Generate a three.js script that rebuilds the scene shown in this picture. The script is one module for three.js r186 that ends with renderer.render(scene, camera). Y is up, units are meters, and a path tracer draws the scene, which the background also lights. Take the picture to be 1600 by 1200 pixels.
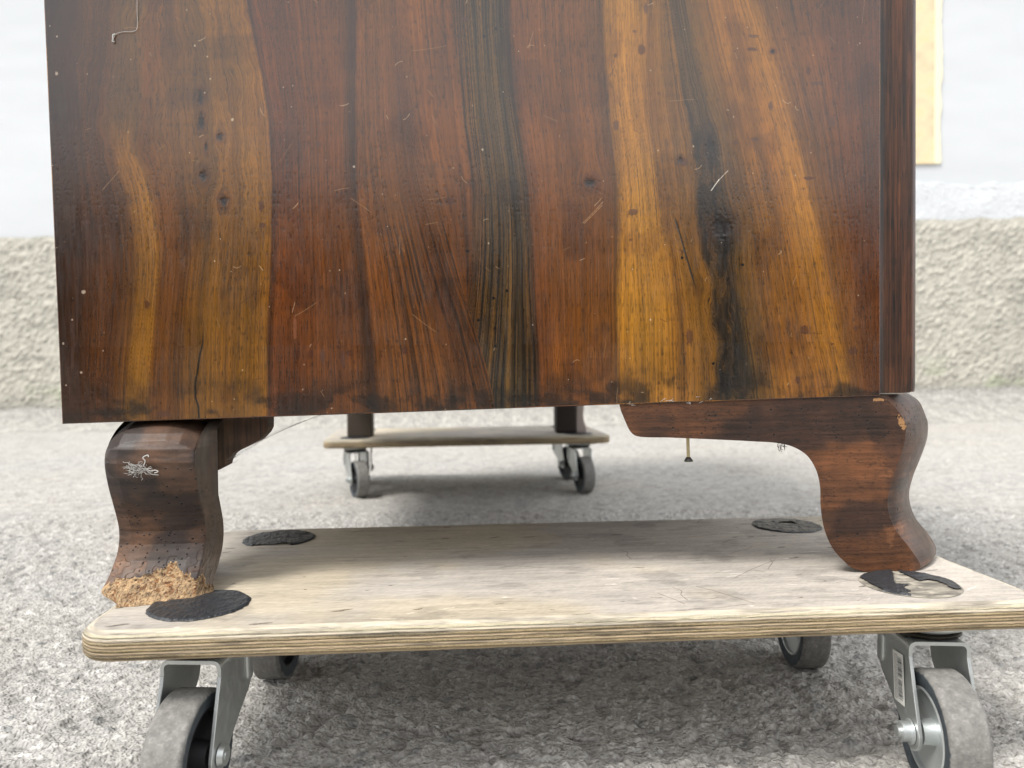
import * as THREE from 'three';
import { mergeGeometries, mergeVertices, toCreasedNormals } from 'three/addons/utils/BufferGeometryUtils.js';
import { RoundedBoxGeometry } from 'three/addons/geometries/RoundedBoxGeometry.js';

// ---------------------------------------------------------------- camera, light, exposure
const scene = new THREE.Scene();
const FOCAL = 1202, CAM_H = 0.286, PITCH = 1.52 * Math.PI / 180, ROLL = 0.009;
const camera = new THREE.PerspectiveCamera(2 * Math.atan(600 / FOCAL) * 180 / Math.PI, 4 / 3, 0.02, 200);
camera.position.set(0, CAM_H, 0);
camera.rotation.order = 'YXZ';
camera.rotation.set(-PITCH, 0, -ROLL);
camera.focus = 0.56;
camera.userData.fStop = 8.0;
const renderer = new THREE.WebGLRenderer();
renderer.toneMapping = THREE.LinearToneMapping;
renderer.toneMappingExposure = 2.7;
renderer.shadowMap.enabled = true;

// bright even overcast sky
{
  const W = 256, H = 128, d = new Float32Array(W * H * 4);
  for (let j = 0; j < H; j++) for (let i = 0; i < W; i++) {
    const el = ((j + 0.5) / H - 0.5) * Math.PI, s = Math.max(0, Math.sin(el));
    const L = el < 0 ? 0.35 : 0.62 * (1.10 - 0.12 * s);
    const k = (j * W + i) * 4;
    d[k] = L * 0.985; d[k + 1] = L * 1.0; d[k + 2] = L * 1.025; d[k + 3] = 1;
  }
  const sky = new THREE.DataTexture(d, W, H, THREE.RGBAFormat, THREE.FloatType);
  sky.mapping = THREE.EquirectangularReflectionMapping; sky.magFilter = THREE.LinearFilter; sky.needsUpdate = true;
  scene.background = sky; scene.environment = sky;
}
const sun = new THREE.DirectionalLight(new THREE.Color(1, 0.965, 0.91), 1.5);
sun.position.set(-3.1, 6, 2.0);
sun.target.position.set(0, 0, -0.8);
sun.castShadow = true; sun.shadow.radius = 34;
Object.assign(sun.shadow.camera, { left: -5, right: 5, top: 5, bottom: -5, near: 0.1, far: 20 });
sun.shadow.mapSize.set(2048, 2048);
scene.add(sun, sun.target);

// ---------------------------------------------------------------- helpers
const clamp = (x, a = 0, b = 1) => x < a ? a : x > b ? b : x;
const lerp = (a, b, t) => a + (b - a) * t;
const sstep = (a, b, x) => { const t = clamp((x - a) / (b - a)); return t * t * (3 - 2 * t); };
function hash(x, y, s) { let h = (Math.imul(x, 374761393) + Math.imul(y, 668265263) + Math.imul(s, 2147483647 ^ 0x5bd1e995)) | 0; h = Math.imul(h ^ (h >>> 13), 1274126177); h ^= h >>> 16; h = Math.imul(h, 2246822519); return ((h ^ (h >>> 15)) >>> 0) / 4294967296; }
function noise(x, y, s = 0) {           // value noise 0..1
  const i = Math.floor(x), j = Math.floor(y); let u = x - i, v = y - j; u = u * u * (3 - 2 * u); v = v * v * (3 - 2 * v);
  const a = hash(i, j, s), b = hash(i + 1, j, s), c = hash(i, j + 1, s), d = hash(i + 1, j + 1, s);
  return a + (b - a) * u + (c - a) * v + (a - b - c + d) * u * v;
}
function fbm(x, y, s = 0, o = 4) { let a = 0, k = 0.5, t = 0; for (let n = 0; n < o; n++) { a += k * noise(x, y, s + n * 17); t += k; x = x * 2.03 + 11.3; y = y * 2.03 + 5.7; k *= 0.5; } return a / t; }
function worley(x, y, s) {              // nearest, second nearest distance and id of nearest
  const i = Math.floor(x), j = Math.floor(y); let d1 = 9, d2 = 9, id = 0;
  for (let b = -1; b < 2; b++) for (let a = -1; a < 2; a++) {
    const px = i + a + hash(i + a, j + b, s), py = j + b + hash(i + a, j + b, s + 7), d = Math.hypot(px - x, py - y);
    if (d < d1) { d2 = d1; d1 = d; id = hash(i + a, j + b, s + 13); } else if (d < d2) d2 = d;
  }
  return [d1, d2, id];
}
function rng(seed) { let n = seed; return () => { n = (n + 1) | 0; return hash(n, 77, seed); }; }
function colorTex(w, h, fn, wrap = THREE.RepeatWrapping) {     // fn(i, j, out) with out in sRGB 0..255
  const d = new Uint8Array(w * h * 4), o = [0, 0, 0];
  for (let j = 0; j < h; j++) for (let i = 0; i < w; i++) { fn(i, j, o); const k = (j * w + i) * 4; d[k] = clamp(o[0], 0, 255); d[k + 1] = clamp(o[1], 0, 255); d[k + 2] = clamp(o[2], 0, 255); d[k + 3] = 255; }
  return finish(new THREE.DataTexture(d, w, h), wrap, true);
}
function greyTex(w, h, fn, wrap = THREE.RepeatWrapping) {      // fn(i, j) 0..1
  const d = new Float32Array(w * h * 4);
  for (let j = 0; j < h; j++) for (let i = 0; i < w; i++) { const k = (j * w + i) * 4; d[k] = d[k + 1] = d[k + 2] = fn(i, j); d[k + 3] = 1; }
  return finish(new THREE.DataTexture(d, w, h, THREE.RGBAFormat, THREE.FloatType), wrap, false);
}
function finish(t, wrap, srgb) { t.wrapS = t.wrapT = wrap; t.magFilter = THREE.LinearFilter; if (srgb) t.colorSpace = THREE.SRGBColorSpace; t.needsUpdate = true; return t; }
function metres(t, x0, y0, w, h) { t.repeat.set(1 / w, 1 / h); t.offset.set(-x0 / w, -y0 / h); return t; }   // uv given in metres
function ramp(keys, x) {                // keys [[x, v...], ...]
  if (x <= keys[0][0]) return keys[0].slice(1);
  for (let n = 1; n < keys.length; n++) if (x < keys[n][0]) { const a = keys[n - 1], b = keys[n], t = (x - a[0]) / (b[0] - a[0]); return a.slice(1).map((v, k) => lerp(v, b[k + 1], t)); }
  return keys[keys.length - 1].slice(1);
}
const std = (o) => new THREE.MeshStandardMaterial(o);
const names = {};
function numbered(n) { const k = names[n] = (names[n] ?? -1) + 1; return k ? n + '_' + String(k).padStart(3, '0') : n; }
function thing(name, label, category, group) { const o = new THREE.Group(); o.name = numbered(name); o.userData = { label, category }; if (group) o.userData.group = group; scene.add(o); return o; }
function part(name, geo, mat, parent, label) { const m = new THREE.Mesh(geo, mat); m.name = name; m.castShadow = m.receiveShadow = true; if (label) m.userData.label = label; parent.add(m); return m; }
function sub(name, parent) { const g = new THREE.Group(); g.name = name; parent.add(g); return g; }
// a grid surface: f(a, b) -> [x, y, z, u, v, (r, g, b)] for a, b in 0..1
function grid(na, nb, f, colored) {
  const P = new Float32Array((na + 1) * (nb + 1) * 3), U = new Float32Array((na + 1) * (nb + 1) * 2), C = colored ? new Float32Array(P.length) : null, I = new Uint32Array(na * nb * 6);
  let k = 0;
  for (let j = 0; j <= nb; j++) for (let i = 0; i <= na; i++, k++) { const r = f(i / na, j / nb); P[k * 3] = r[0]; P[k * 3 + 1] = r[1]; P[k * 3 + 2] = r[2]; U[k * 2] = r[3]; U[k * 2 + 1] = r[4]; if (C) { C[k * 3] = r[5]; C[k * 3 + 1] = r[6]; C[k * 3 + 2] = r[7]; } }
  k = 0;
  for (let j = 0; j < nb; j++) for (let i = 0; i < na; i++) { const a = j * (na + 1) + i, b = a + 1, c = a + na + 1, d = c + 1; I[k++] = a; I[k++] = b; I[k++] = d; I[k++] = a; I[k++] = d; I[k++] = c; }
  const g = new THREE.BufferGeometry(); g.setAttribute('position', new THREE.BufferAttribute(P, 3)); g.setAttribute('uv', new THREE.BufferAttribute(U, 2)); if (C) g.setAttribute('color', new THREE.BufferAttribute(C, 3)); g.setIndex(new THREE.BufferAttribute(I, 1)); g.computeVertexNormals(); return g;
}
// closed rings joined into a solid; every ring is an array of [x, y, z]; uvOf(p, k, row) -> [u, v]; pick(k, row) chooses the index list
function loft(rings, uvOf, crease = 0.6, pick = null, lists = 1) {
  const n = rings[0].length, P = [], U = [], I = Array.from({ length: lists }, () => []);
  rings.forEach((r, j) => { for (let k = 0; k <= n; k++) { const p = r[k % n]; P.push(...p); U.push(...uvOf(p, k, j)); } });
  for (let j = 0; j < rings.length - 1; j++) for (let k = 0; k < n; k++) { const a = j * (n + 1) + k, b = a + 1, c = a + n + 1, d = c + 1; I[pick ? pick(k, j) : 0].push(a, c, b, b, c, d); }
  for (const [j, flip] of [[0, 0], [rings.length - 1, 1]]) {        // caps
    const c = P.length / 3, m = [0, 0, 0]; rings[j].forEach((p) => p.forEach((v, q) => m[q] += v / n)); P.push(...m); U.push(...uvOf(m, 0, j));
    for (let k = 0; k < n; k++) { const a = j * (n + 1) + k, b = a + 1; I[pick ? pick(k, Math.min(j, rings.length - 2)) : 0].push(...(flip ? [c, b, a] : [c, a, b])); }
  }
  const out = I.map((ix) => { let g = new THREE.BufferGeometry(); g.setAttribute('position', new THREE.Float32BufferAttribute(P, 3)); g.setAttribute('uv', new THREE.Float32BufferAttribute(U, 2)); g.setIndex(ix); return toCreasedNormals(g, crease); });
  return lists === 1 ? out[0] : out;
}
function tube(pts, r, seg = 6, closed = false) { return new THREE.TubeGeometry(new THREE.CatmullRomCurve3(pts.map((p) => new THREE.Vector3(...p))), pts.length * 5, r, seg, closed); }
function lathe(profile, seg = 48) { return new THREE.LatheGeometry(profile.map((p) => new THREE.Vector2(...p)), seg); }

// ---------------------------------------------------------------- ground
{
  const N = 1024;
  const gc = colorTex(N, N, (i, j, o) => { const x = i / N, y = j / N, t = 0.89 + 0.09 * noise(x * 400, y * 400, 3) + 0.09 * (noise(x * 180, y * 180, 5) - 0.5) + 0.08 * (fbm(x * 24, y * 24, 9) - 0.5) - 0.15 * sstep(0.70, 0.82, noise(x * 110 + 2 * noise(x * 60, y * 60, 11), y * 190, 13)) - 0.10 * sstep(0.74, 0.84, noise(x * 210, y * 300, 15)) + 0.12 * sstep(0.76, 0.86, noise(x * 90, y * 130, 17)); o[0] = 246 * t; o[1] = 244 * t; o[2] = 241 * t; });  // dark flecks paint the shade of small pits into the colour
  const gb = greyTex(N, N, (i, j) => { const x = i / N, y = j / N; return 0.5 * noise(x * 300, y * 300, 21) + 0.35 * noise(x * 150, y * 150, 22) + 0.3 * noise(x * 80, y * 80, 23); });
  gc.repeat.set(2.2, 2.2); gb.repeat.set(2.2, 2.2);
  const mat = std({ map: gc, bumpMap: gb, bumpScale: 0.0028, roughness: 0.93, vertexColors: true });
  const relief = (x, z, coarse) => {            // weathered concrete with its stones standing out
    const wx = x + 0.004 * (noise(x * 90, z * 90, 31) - 0.5), wz = z + 0.004 * (noise(x * 90, z * 90, 32) - 0.5);
    const [a, b, id] = worley(wx / 0.0088, wz / 0.0088, 41), [c, d, id2] = worley(wx / 0.0042 + 50, wz / 0.0042, 51);
    const stone = id > 0.42 ? Math.sqrt(sstep(0.0, 0.50, b - a)) * (0.45 + 0.8 * id) : 0.12 * sstep(0, 0.3, b - a);
    const small = id2 > 0.4 ? Math.sqrt(sstep(0.0, 0.45, d - c)) * (0.4 + 0.6 * id2) : 0;
    const pits = sstep(0.62, 0.8, noise(x * 70, z * 70, 61));
    const h = 0.0019 * stone + 0.0009 * small - 0.0022 * pits + 0.0018 * (fbm(x * 14, z * 14, 71, 3) - 0.5) + 0.005 * (noise(x * 2.2, z * 2.2, 81) - 0.5);
    let v = 0.50 + 0.08 * stone * (id - 0.55) + 0.03 * (noise(x * 9, z * 9, 91) - 0.5) + 0.04 * (noise(x * 1.3, z * 1.3, 92) - 0.5);
    let warm = 0.5 + 0.5 * (noise(x * 5, z * 5, 95) - 0.5);
    if (!coarse && id > 0.42 && stone > 0.3) { const k = hash(Math.floor(id * 1e6), 5, 5); if (k > 0.96) { v *= 0.6; warm -= 0.7; } else if (k > 0.90) { v *= 1.22; warm -= 0.1; } else if (k < 0.06) v *= 0.72; }
    v *= 1 - 0.20 * pits; v *= 0.95 + 0.09 * stone;  // pits also darkened in the colour, imitating shade in the relief
    return [h, v * (0.99 + 0.05 * warm), v * 0.995, v * (0.985 - 0.055 * warm)];
  };
  const patch = (x0, x1, z0, z1, step) => grid(Math.round((x1 - x0) / step), Math.round((z0 - z1) / step), (a, b) => {
    const x = lerp(x0, x1, a), z = lerp(z0, z1, b), r = relief(x, z, step > 0.005), e = Math.min(1, Math.min(a, 1 - a, b, 1 - b) * 60);
    return [x, r[0] * e, z, x, z, r[1], r[2], r[3]];
  }, true);
  const g1 = patch(-0.96, 0.96, -0.44, -1.5, 0.0022);
  const g2 = patch(-3.4, 3.4, -1.5, -4.05, 0.010);
  const g3 = patch(-9, 9, 6, -0.44, 0.09), g4 = patch(-9, -0.96, -0.44, -1.5, 0.06), g5 = patch(0.96, 9, -0.44, -1.5, 0.06), g6 = patch(-9, -3.4, -1.5, -4.05, 0.06), g7 = patch(3.4, 9, -1.5, -4.05, 0.06);
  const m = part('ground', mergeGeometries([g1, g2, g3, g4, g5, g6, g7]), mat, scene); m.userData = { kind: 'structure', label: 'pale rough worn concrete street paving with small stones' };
  const far = part('ground', new THREE.CircleGeometry(120, 48).rotateX(-Math.PI / 2).translate(0, -0.03, 0), std({ color: new THREE.Color(0.38, 0.37, 0.35), roughness: 0.95 }), scene); far.name = 'ground_001'; far.userData = { kind: 'structure', label: 'street level around the paving' };
}

// ---------------------------------------------------------------- house wall and added unseen wall
const PL = 1024;
const plasterMap = colorTex(PL, PL, (i, j, o) => { const x = i / PL, y = j / PL, a = fbm(x * 6, y * 6, 201, 5), b = fbm(x * 40, y * 40, 205, 3); const t = 0.93 + 0.09 * (a - 0.5) + 0.05 * (b - 0.5) - 0.10 * sstep(0.72, 0.8, noise(x * 60, y * 150, 209)) * sstep(0.55, 0.7, a); o[0] = 208 * t; o[1] = 211 * t; o[2] = 214 * t; });
const plasterBump = greyTex(512, 512, (i, j) => fbm(i / 512 * 10, j / 512 * 10, 211, 5) + 0.15 * noise(i / 4, j / 4, 215));
metres(plasterMap, 0, 0, 1.7, 1.7); metres(plasterBump, 0, 0, 1.3, 1.3);
const plasterMat = std({ map: plasterMap, bumpMap: plasterBump, bumpScale: 0.012, roughness: 0.9 });
const roughcastMat = std({ vertexColors: true, roughness: 0.95 });
function roughcast(x0, x1, y0, y1, z, step, face) {     // lumpy thrown render; y0, y1 are functions of x
  return grid(Math.round((x1 - x0) / step), Math.round(0.95 / step), (a, b) => {
    const x = lerp(x0, x1, a), e = Math.min(1, b * 14, (1 - b) * 22), y = lerp(y0(x), y1(x) + 0.012 * (noise(x * 16, 3, 225) - 0.5) + 0.006 * (noise(x * 60, 8, 226) - 0.5), b);
    const wx = x + 0.02 * (noise(x * 30, y * 30, 221) - 0.5), wy = y + 0.02 * (noise(x * 30, y * 30, 222) - 0.5);
    const [p, q, id] = worley(wx / 0.024, wy / 0.024, 231), [r, s] = worley(wx / 0.012, wy / 0.012, 233);
    const h = (0.0075 * (0.4 + id) * sstep(0.0, 0.55, q - p) + 0.004 * sstep(0, 0.5, s - r) + 0.012 * (fbm(x * 9, y * 9, 237) - 0.5)) * (0.35 + 0.65 * e) + 0.008;
    const dirt = sstep(0.5, 0.72, fbm(x * 5, y * 9, 241)), moss = 0.5 * sstep(0.50, 0.68, fbm(x * 7, y * 12, 245)) * sstep(0.20, 0.05, y - y0(x));
    const v = 0.42 * (1 + 0.22 * (noise(x * 45, y * 45, 247) - 0.5)) * (1 - 0.16 * dirt);
    return [x, y, z + face * h, x, y, v * (1.02 - 0.22 * moss), v * (0.98 - 0.08 * moss), v * (0.85 - 0.26 * moss)];
  }, true);
}
{
  const wall = thing('house_wall', 'white plastered house wall with grey roughcast plinth behind the chest', 'wall');
  const Z = -3.9, top = (x) => 0.968 + 0.0105 * x, foot = (x) => 0.10 + 0.0124 * x;
  part('plaster', new THREE.PlaneGeometry(18, 6.4, 90, 32).translate(0, 3.3, Z), plasterMat, wall);
  part('wall_core', new THREE.BoxGeometry(18, 6.4, 0.3).translate(0, 3.2, Z - 0.16), std({ color: new THREE.Color(0.6, 0.6, 0.6), roughness: 0.95 }), wall);
  part('plinth', roughcast(-3.6, 3.6, foot, top, Z + 0.004, 0.0085, 1), roughcastMat, wall, 'grey roughcast plinth with a band of moss near its foot');
  for (const s of [-1, 1]) part('plinth', roughcast(s < 0 ? -9 : 3.6, s < 0 ? -3.6 : 9, foot, top, Z + 0.004, 0.05, 1), roughcastMat, wall);
  const bm = greyTex(512, 512, (i, j) => fbm(i / 14, j / 14, 251, 4)); bm.repeat.set(3, 3);
  const fc = colorTex(512, 512, (i, j, o) => { const t = 0.85 + 0.4 * (fbm(i / 12, j / 12, 255, 4) - 0.5) + 0.25 * (fbm(i / 60, j / 60, 257) - 0.5); o[0] = 186 * t; o[1] = 183 * t; o[2] = 177 * t; }); fc.repeat.set(3, 3);
  part('footing', grid(360, 14, (a, b) => { const x = lerp(-9, 9, a), z = Z + 0.03 + 0.52 * b * b + 0.02 * b + 0.05 * (noise(x * 3, 1, 263) - 0.5) * b, y = (foot(x) + 0.01) * Math.pow(1 - b, 1.5) + 0.012 * (noise(x * 22, b * 8, 261) - 0.5) * (1 - b) + 0.004 - 0.008 * b; return [x, y, z, x, b * 0.35]; }), std({ map: fc, bumpMap: bm, bumpScale: 0.012, roughness: 0.95 }), wall, 'grey cement fillet sloping from plinth to street');
  // cream painted surround above the plinth, its edge strip brighter
  const rag = (x0, x1, y0, y1, amp, seed) => { const s = new THREE.Shape(); s.moveTo(x0, y0); for (let k = 0; k <= 6; k++) s.lineTo(lerp(x0, x1, k / 6), y0 + amp * (noise(k * 0.9, 1, seed) - 0.5)); for (let k = 0; k <= 70; k++) { const y = lerp(y0, y1, k / 70); s.lineTo(x1 + amp * 1.6 * (noise(y * 14, 4, seed) - 0.5) + amp * (noise(y * 45, 4, seed) - 0.5), y); } s.lineTo(x0, y1); return s; };
  const cc = colorTex(512, 512, (i, j, o) => { const a = fbm(i / 70, j / 45, 271, 5), t = 0.94 + 0.20 * (a - 0.5); o[0] = 222 * t; o[1] = 207 * t - 10 * sstep(0.5, 0.7, a); o[2] = 172 * t - 16 * sstep(0.5, 0.7, a); }); cc.repeat.set(1.6, 1.6);
  part('painted_surround', new THREE.ExtrudeGeometry(rag(1.1, 2.129, 1.272, 3.1, 0.004, 281), { depth: 0.010, bevelEnabled: false }).translate(0, 0, Z + 0.001), std({ map: cc, roughness: 0.85 }), wall, 'cream painted surround with ragged edge');
  part('edge_strip', new THREE.ExtrudeGeometry(rag(2.131, 2.162, 1.274, 3.1, 0.006, 283), { depth: 0.006, bevelEnabled: true, bevelSize: 0.002, bevelThickness: 0.004, bevelSegments: 2 }).translate(0, 0, Z + 0.001), std({ color: new THREE.Color(0.80, 0.71, 0.50), roughness: 0.85 }), wall, 'paler yellow strip along the surround');

  { const p = new THREE.Shape(); p.moveTo(1.9, 0.985); for (let k = 0; k <= 160; k++) { const x = lerp(1.9, 8, k / 160); p.lineTo(x, 1.172 + 0.012 * (noise(x * 6, 2, 291) - 0.5) + 0.022 * (noise(x * 19, 2, 293) - 0.5) + 0.008 * (noise(x * 60, 2, 295) - 0.5)); } p.lineTo(8, 1.045); p.lineTo(1.9, 0.985); part('plaster_patch', new THREE.ExtrudeGeometry(p, { depth: 0.004, bevelEnabled: true, bevelSize: 0.002, bevelThickness: 0.003, bevelSegments: 2 }).translate(0, 0, Z - 0.001), plasterMat, wall); }
  // added unseen low wall, shaped to block low sky and darken the polish reflection
  const opp = thing('added_low_wall', 'added unseen dark wall behind the camera that blocks low sky', 'wall');
  part('plinth', new THREE.BoxGeometry(18, 1.25, 0.2).translate(0, 0.625, 3.7), std({ color: new THREE.Color(0.06, 0.056, 0.05), roughness: 0.95 }), opp);
  part('coping', new RoundedBoxGeometry(18, 0.06, 0.28, 2, 0.012).translate(0, 1.282, 3.7), std({ color: new THREE.Color(0.15, 0.145, 0.14), roughness: 0.9 }), opp);
}

// ---------------------------------------------------------------- dollies
const boardMats = (() => {
  const W = 1536, H = 768;
  const top = colorTex(W, H, (i, j, o) => {
    const x = i / W * 0.62, y = j / H * 0.31;
    const g = fbm(x * 26 + 2 * noise(x * 9, y * 9, 301), y * 240, 303, 4), f = noise(x * 120, y * 1900, 307), d = fbm(x * 11, y * 17, 311, 5), st = sstep(0.60, 0.74, fbm(x * 34, y * 60, 317, 4));
    const diag = noise((x + y * 0.7) * 260, (y - x * 0.7) * 900, 319);
    let t = 0.90 + 0.16 * (g - 0.5) + 0.09 * (f - 0.5) + 0.08 * (diag - 0.5) + 0.22 * (d - 0.5) - 0.09 * st;
    const yel = sstep(0.45, 0.7, fbm(x * 8 + 3, y * 8, 321));
    o[0] = (187 + 6 * yel) * t; o[1] = (179 + 2 * yel) * t; o[2] = (169 - 9 * yel) * t;
  });
  // scuffs and scratches with outlines of their own
  const d = top.image.data, R = rng(331);
  const dab = (x, y, len, ang, wid, dl) => { const n = Math.ceil(len * 2); for (let k = 0; k < n; k++) { const t = k / n, a = ang + 0.25 * (noise(t * 3, len, 9) - 0.5), px = Math.round(x + Math.cos(a) * len * t), ww = wid * Math.sin(Math.PI * (t * 0.9 + 0.05)); for (let q = -Math.ceil(ww); q <= ww; q++) { const i = px, j = Math.round(y + Math.sin(a) * len * t + q); if (i < 0 || j < 0 || i >= W || j >= H) continue; const p = (j * W + i) * 4; for (let c = 0; c < 3; c++) d[p + c] = clamp(d[p + c] + dl * (0.6 + 0.4 * noise(i * 0.5, j * 0.5, 3)), 0, 255); } } };
  for (let k = 0; k < 150; k++) dab(R() * W, R() * H, 6 + 60 * R() * R(), R() * 0.9 - 0.45, 0.5 + R(), R() < 0.72 ? -34 * R() - 8 : 26);
  for (let k = 0; k < 16; k++) dab(R() * W, R() * H, 60 + 120 * R(), R() * 3, 0.7, -26);
  for (let k = 0; k < 26; k++) dab(R() * W, R() * H, 10 + 26 * R(), R() * 0.5, 2 + 2 * R(), -34);
  const tb = greyTex(768, 384, (i, j) => 0.5 * noise(i * 0.12, j * 0.9, 341) + 0.3 * fbm(i * 0.05, j * 0.2, 343));
  metres(top, -0.31, -0.155, 0.62, 0.31); metres(tb, -0.31, -0.155, 0.62, 0.31);
  const E = 2048, EH = 96;
  const edge = colorTex(E, EH, (i, j, o) => {
    const v = j / EH + 0.010 * (noise(i * 0.02, 1, 351) - 0.5) + 0.006 * (noise(i * 0.15, 1, 353) - 0.5), ply = v * 9, k = Math.floor(ply), f = ply - k, odd = k & 1;
    const line = sstep(0.16, 0.02, f) + sstep(0.9, 0.99, f);
    const grain = odd ? noise(i * 0.9, j * 0.35, 355) : noise(i * 0.035, j * 1.1, 357);
    let t = (odd ? 0.86 : 1.0) + 0.24 * (grain - 0.5) - 0.26 * line * (0.5 + 0.5 * noise(i * 0.03, k, 359)) + 0.18 * (fbm(i * 0.012, v * 3, 361) - 0.5);
    t -= 0.26 * sstep(0.56, 0.80, fbm(i * 0.011, v * 6, 363)) ; const up = sstep(0.62, 0.82, v + 0.1 * (noise(i * 0.012, 2, 367) - 0.5)), gr = sstep(0.42, 0.70, fbm(i * 0.012, v * 16 + 7, 369)) * (0.22 + 0.34 * up); t = lerp(t, 0.96 + 0.22 * (noise(i * 0.05, v * 40, 365) - 0.5), 0.6 * up);
    o[0] = lerp(lerp(166, 194, up) * t, 132 * t, gr); o[1] = lerp(lerp(146, 184, up) * t, 124 * t, gr); o[2] = lerp(lerp(114, 162, up) * t + (odd ? -5 : 3), 114 * t, gr);
  });
  const eb = greyTex(1024, 96, (i, j) => { const v = j / 96, p = v * 9; return 0.5 + 0.4 * Math.cos((p - Math.floor(p) - 0.5) * 6.28) * (0.5 + 0.5 * noise(i * 0.04, Math.floor(p), 371)) + 0.5 * (noise(i * 0.2, j * 0.6, 373) - 0.5); });
  edge.repeat.set(1.15, 1); eb.repeat.set(1.15, 1);
  return [std({ map: top, bumpMap: tb, bumpScale: 0.0006, roughness: 0.72 }), std({ map: edge, bumpMap: eb, bumpScale: 0.0009, roughness: 0.75 })];
})();
function boardGeometry() {                              // round-cornered plywood sheet with eased edges, top at y = 0
  const hw = 0.3125, hd = 0.146, R = 0.025, T = 0.0182;
  const prof = [];                                      // [inset, y, v]
  for (let k = 0; k <= 8; k++) { const a = k / 8 * Math.PI / 2; prof.push([0.0062 * (1 - Math.sin(a)), -0.0058 * (1 - Math.cos(a))]); }
  for (let k = 0; k <= 6; k++) { const a = k / 6 * Math.PI / 2; prof.push([0.0042 * (1 - Math.cos(a)), -T + 0.004 - 0.004 * Math.sin(a)]); }
  const outline = []; let s = 0, last = null;
  for (const [cx, cz, a0] of [[1, 1, 0], [-1, 1, 1], [-1, -1, 2], [1, -1, 3]]) for (let k = 0; k <= 12; k++) { const a = (a0 + k / 12) * Math.PI / 2; outline.push([cx * (hw - R), cz * (hd - R), Math.cos(a), Math.sin(a)]); }
  const n = outline.length, dense = [];
  for (let k = 0; k < n; k++) { const A = outline[k], B = outline[(k + 1) % n], L = Math.hypot(A[0] - B[0], A[1] - B[1]), m = L > 0.05 ? Math.round(L / 0.006) : 1; for (let q = 0; q < m; q++) { const t = q / m; dense.push([lerp(A[0], B[0], t), lerp(A[1], B[1], t), lerp(A[2], B[2], t), lerp(A[3], B[3], t)]); } }
  const P = [], U = [], I = [], I2 = [], N = dense.length;
  for (let j = 0; j < prof.length; j++) { s = 0; last = null; for (let k = 0; k <= N; k++) { const [cx, cz, c, d] = dense[k % N]; const nick = 0.0007 * (noise(cx * 60 + c * 5, cz * 60 + d * 5, 381) - 0.5) + 0.0016 * Math.max(0, noise(cx * 150 + c * 9, cz * 150 + j * 0.2, 383) - 0.8) * -4 * (j < 5 ? 1 : 0.3); const r = R - prof[j][0] + nick, x = cx + c * r, z = cz + d * r; const e = [cx + c * R, cz + d * R]; if (last) s += Math.hypot(e[0] - last[0], e[1] - last[1]); last = e; P.push(x, prof[j][1], z); U.push(s, clamp(1 + prof[j][1] / T, 0.01, 0.99)); } }
  for (let j = 0; j < prof.length - 1; j++) for (let k = 0; k < N; k++) { const a = j * (N + 1) + k, b = a + 1, c = a + N + 1, d = c + 1; I.push(a, b, c, b, d, c); }
  for (const [j, flip] of [[0, 0], [prof.length - 1, 1]]) { const c = P.length / 3; P.push(0, prof[j][1], 0); U.push(0, 0); const b0 = P.length / 3; for (let k = 0; k <= N; k++) { const q = (j * (N + 1) + k) * 3; P.push(P[q], P[q + 1], P[q + 2]); U.push(P[q], -P[q + 2]); } for (let k = 0; k < N; k++) I2.push(c, ...(flip ? [b0 + k, b0 + k + 1] : [b0 + k + 1, b0 + k])); }
  const g = new THREE.BufferGeometry(); g.setAttribute('position', new THREE.Float32BufferAttribute(P, 3)); g.setAttribute('uv', new THREE.Float32BufferAttribute(U, 2)); g.setIndex([...I2, ...I]); g.addGroup(0, I2.length, 0); g.addGroup(I2.length, I.length, 1); g.computeVertexNormals(); return g;
}
const rubberBump = greyTex(256, 256, (i, j) => fbm(i / 9, j / 16, 391, 4)); rubberBump.repeat.set(14, 14);
const rubberMat = std({ color: new THREE.Color(0.024, 0.026, 0.030), roughness: 0.42, bumpMap: rubberBump, bumpScale: 0.0012 });
const glueMap = colorTex(256, 256, (i, j, o) => { const a = fbm(i / 30, j / 12, 401, 5), t = 0.7 + 0.7 * (a - 0.4); o[0] = 172 * t; o[1] = 164 * t; o[2] = 150 * t; }); glueMap.repeat.set(14, 14);
const glueMat = std({ map: glueMap, roughness: 0.8 });
function disc(r, th, seed, ragged, cut, crumple = 1) {             // torn rubber disc lying on the board; cut(x, z) true = missing
  const nr = 26, na = 90, P = [], I = [], U = [];
  const radius = (a) => r * (1 - ragged * (0.5 * noise(Math.cos(a) * 3 + 5, Math.sin(a) * 3 + 5, seed) + 0.5 * noise(Math.cos(a) * 9 + 5, Math.sin(a) * 9 + 5, seed + 1)));
  const keep = [];
  for (let j = 0; j <= nr; j++) for (let k = 0; k < na; k++) { const a = k / na * Math.PI * 2, q = j / nr, R = radius(a) * q, x = R * Math.cos(a), z = R * Math.sin(a), h = th * (0.75 + 0.9 * crumple * Math.max(0, fbm(x * 160, z * 260, seed + 3) - 0.42)) * (q > 0.985 ? 0.1 : 1); P.push(x, h, z); U.push(x, z); keep.push(!(cut && cut(x, z))); }
  for (let j = 0; j < nr; j++) for (let k = 0; k < na; k++) { const a = j * na + k, b = j * na + (k + 1) % na, c = a + na, d = b + na; if (keep[a] && keep[b] && keep[c] && keep[d]) I.push(a, b, d, a, d, c); }
  const g = new THREE.BufferGeometry(); g.setAttribute('position', new THREE.Float32BufferAttribute(P, 3)); g.setAttribute('uv', new THREE.Float32BufferAttribute(U, 2)); g.setIndex(I); g.computeVertexNormals(); return g;
}
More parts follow.
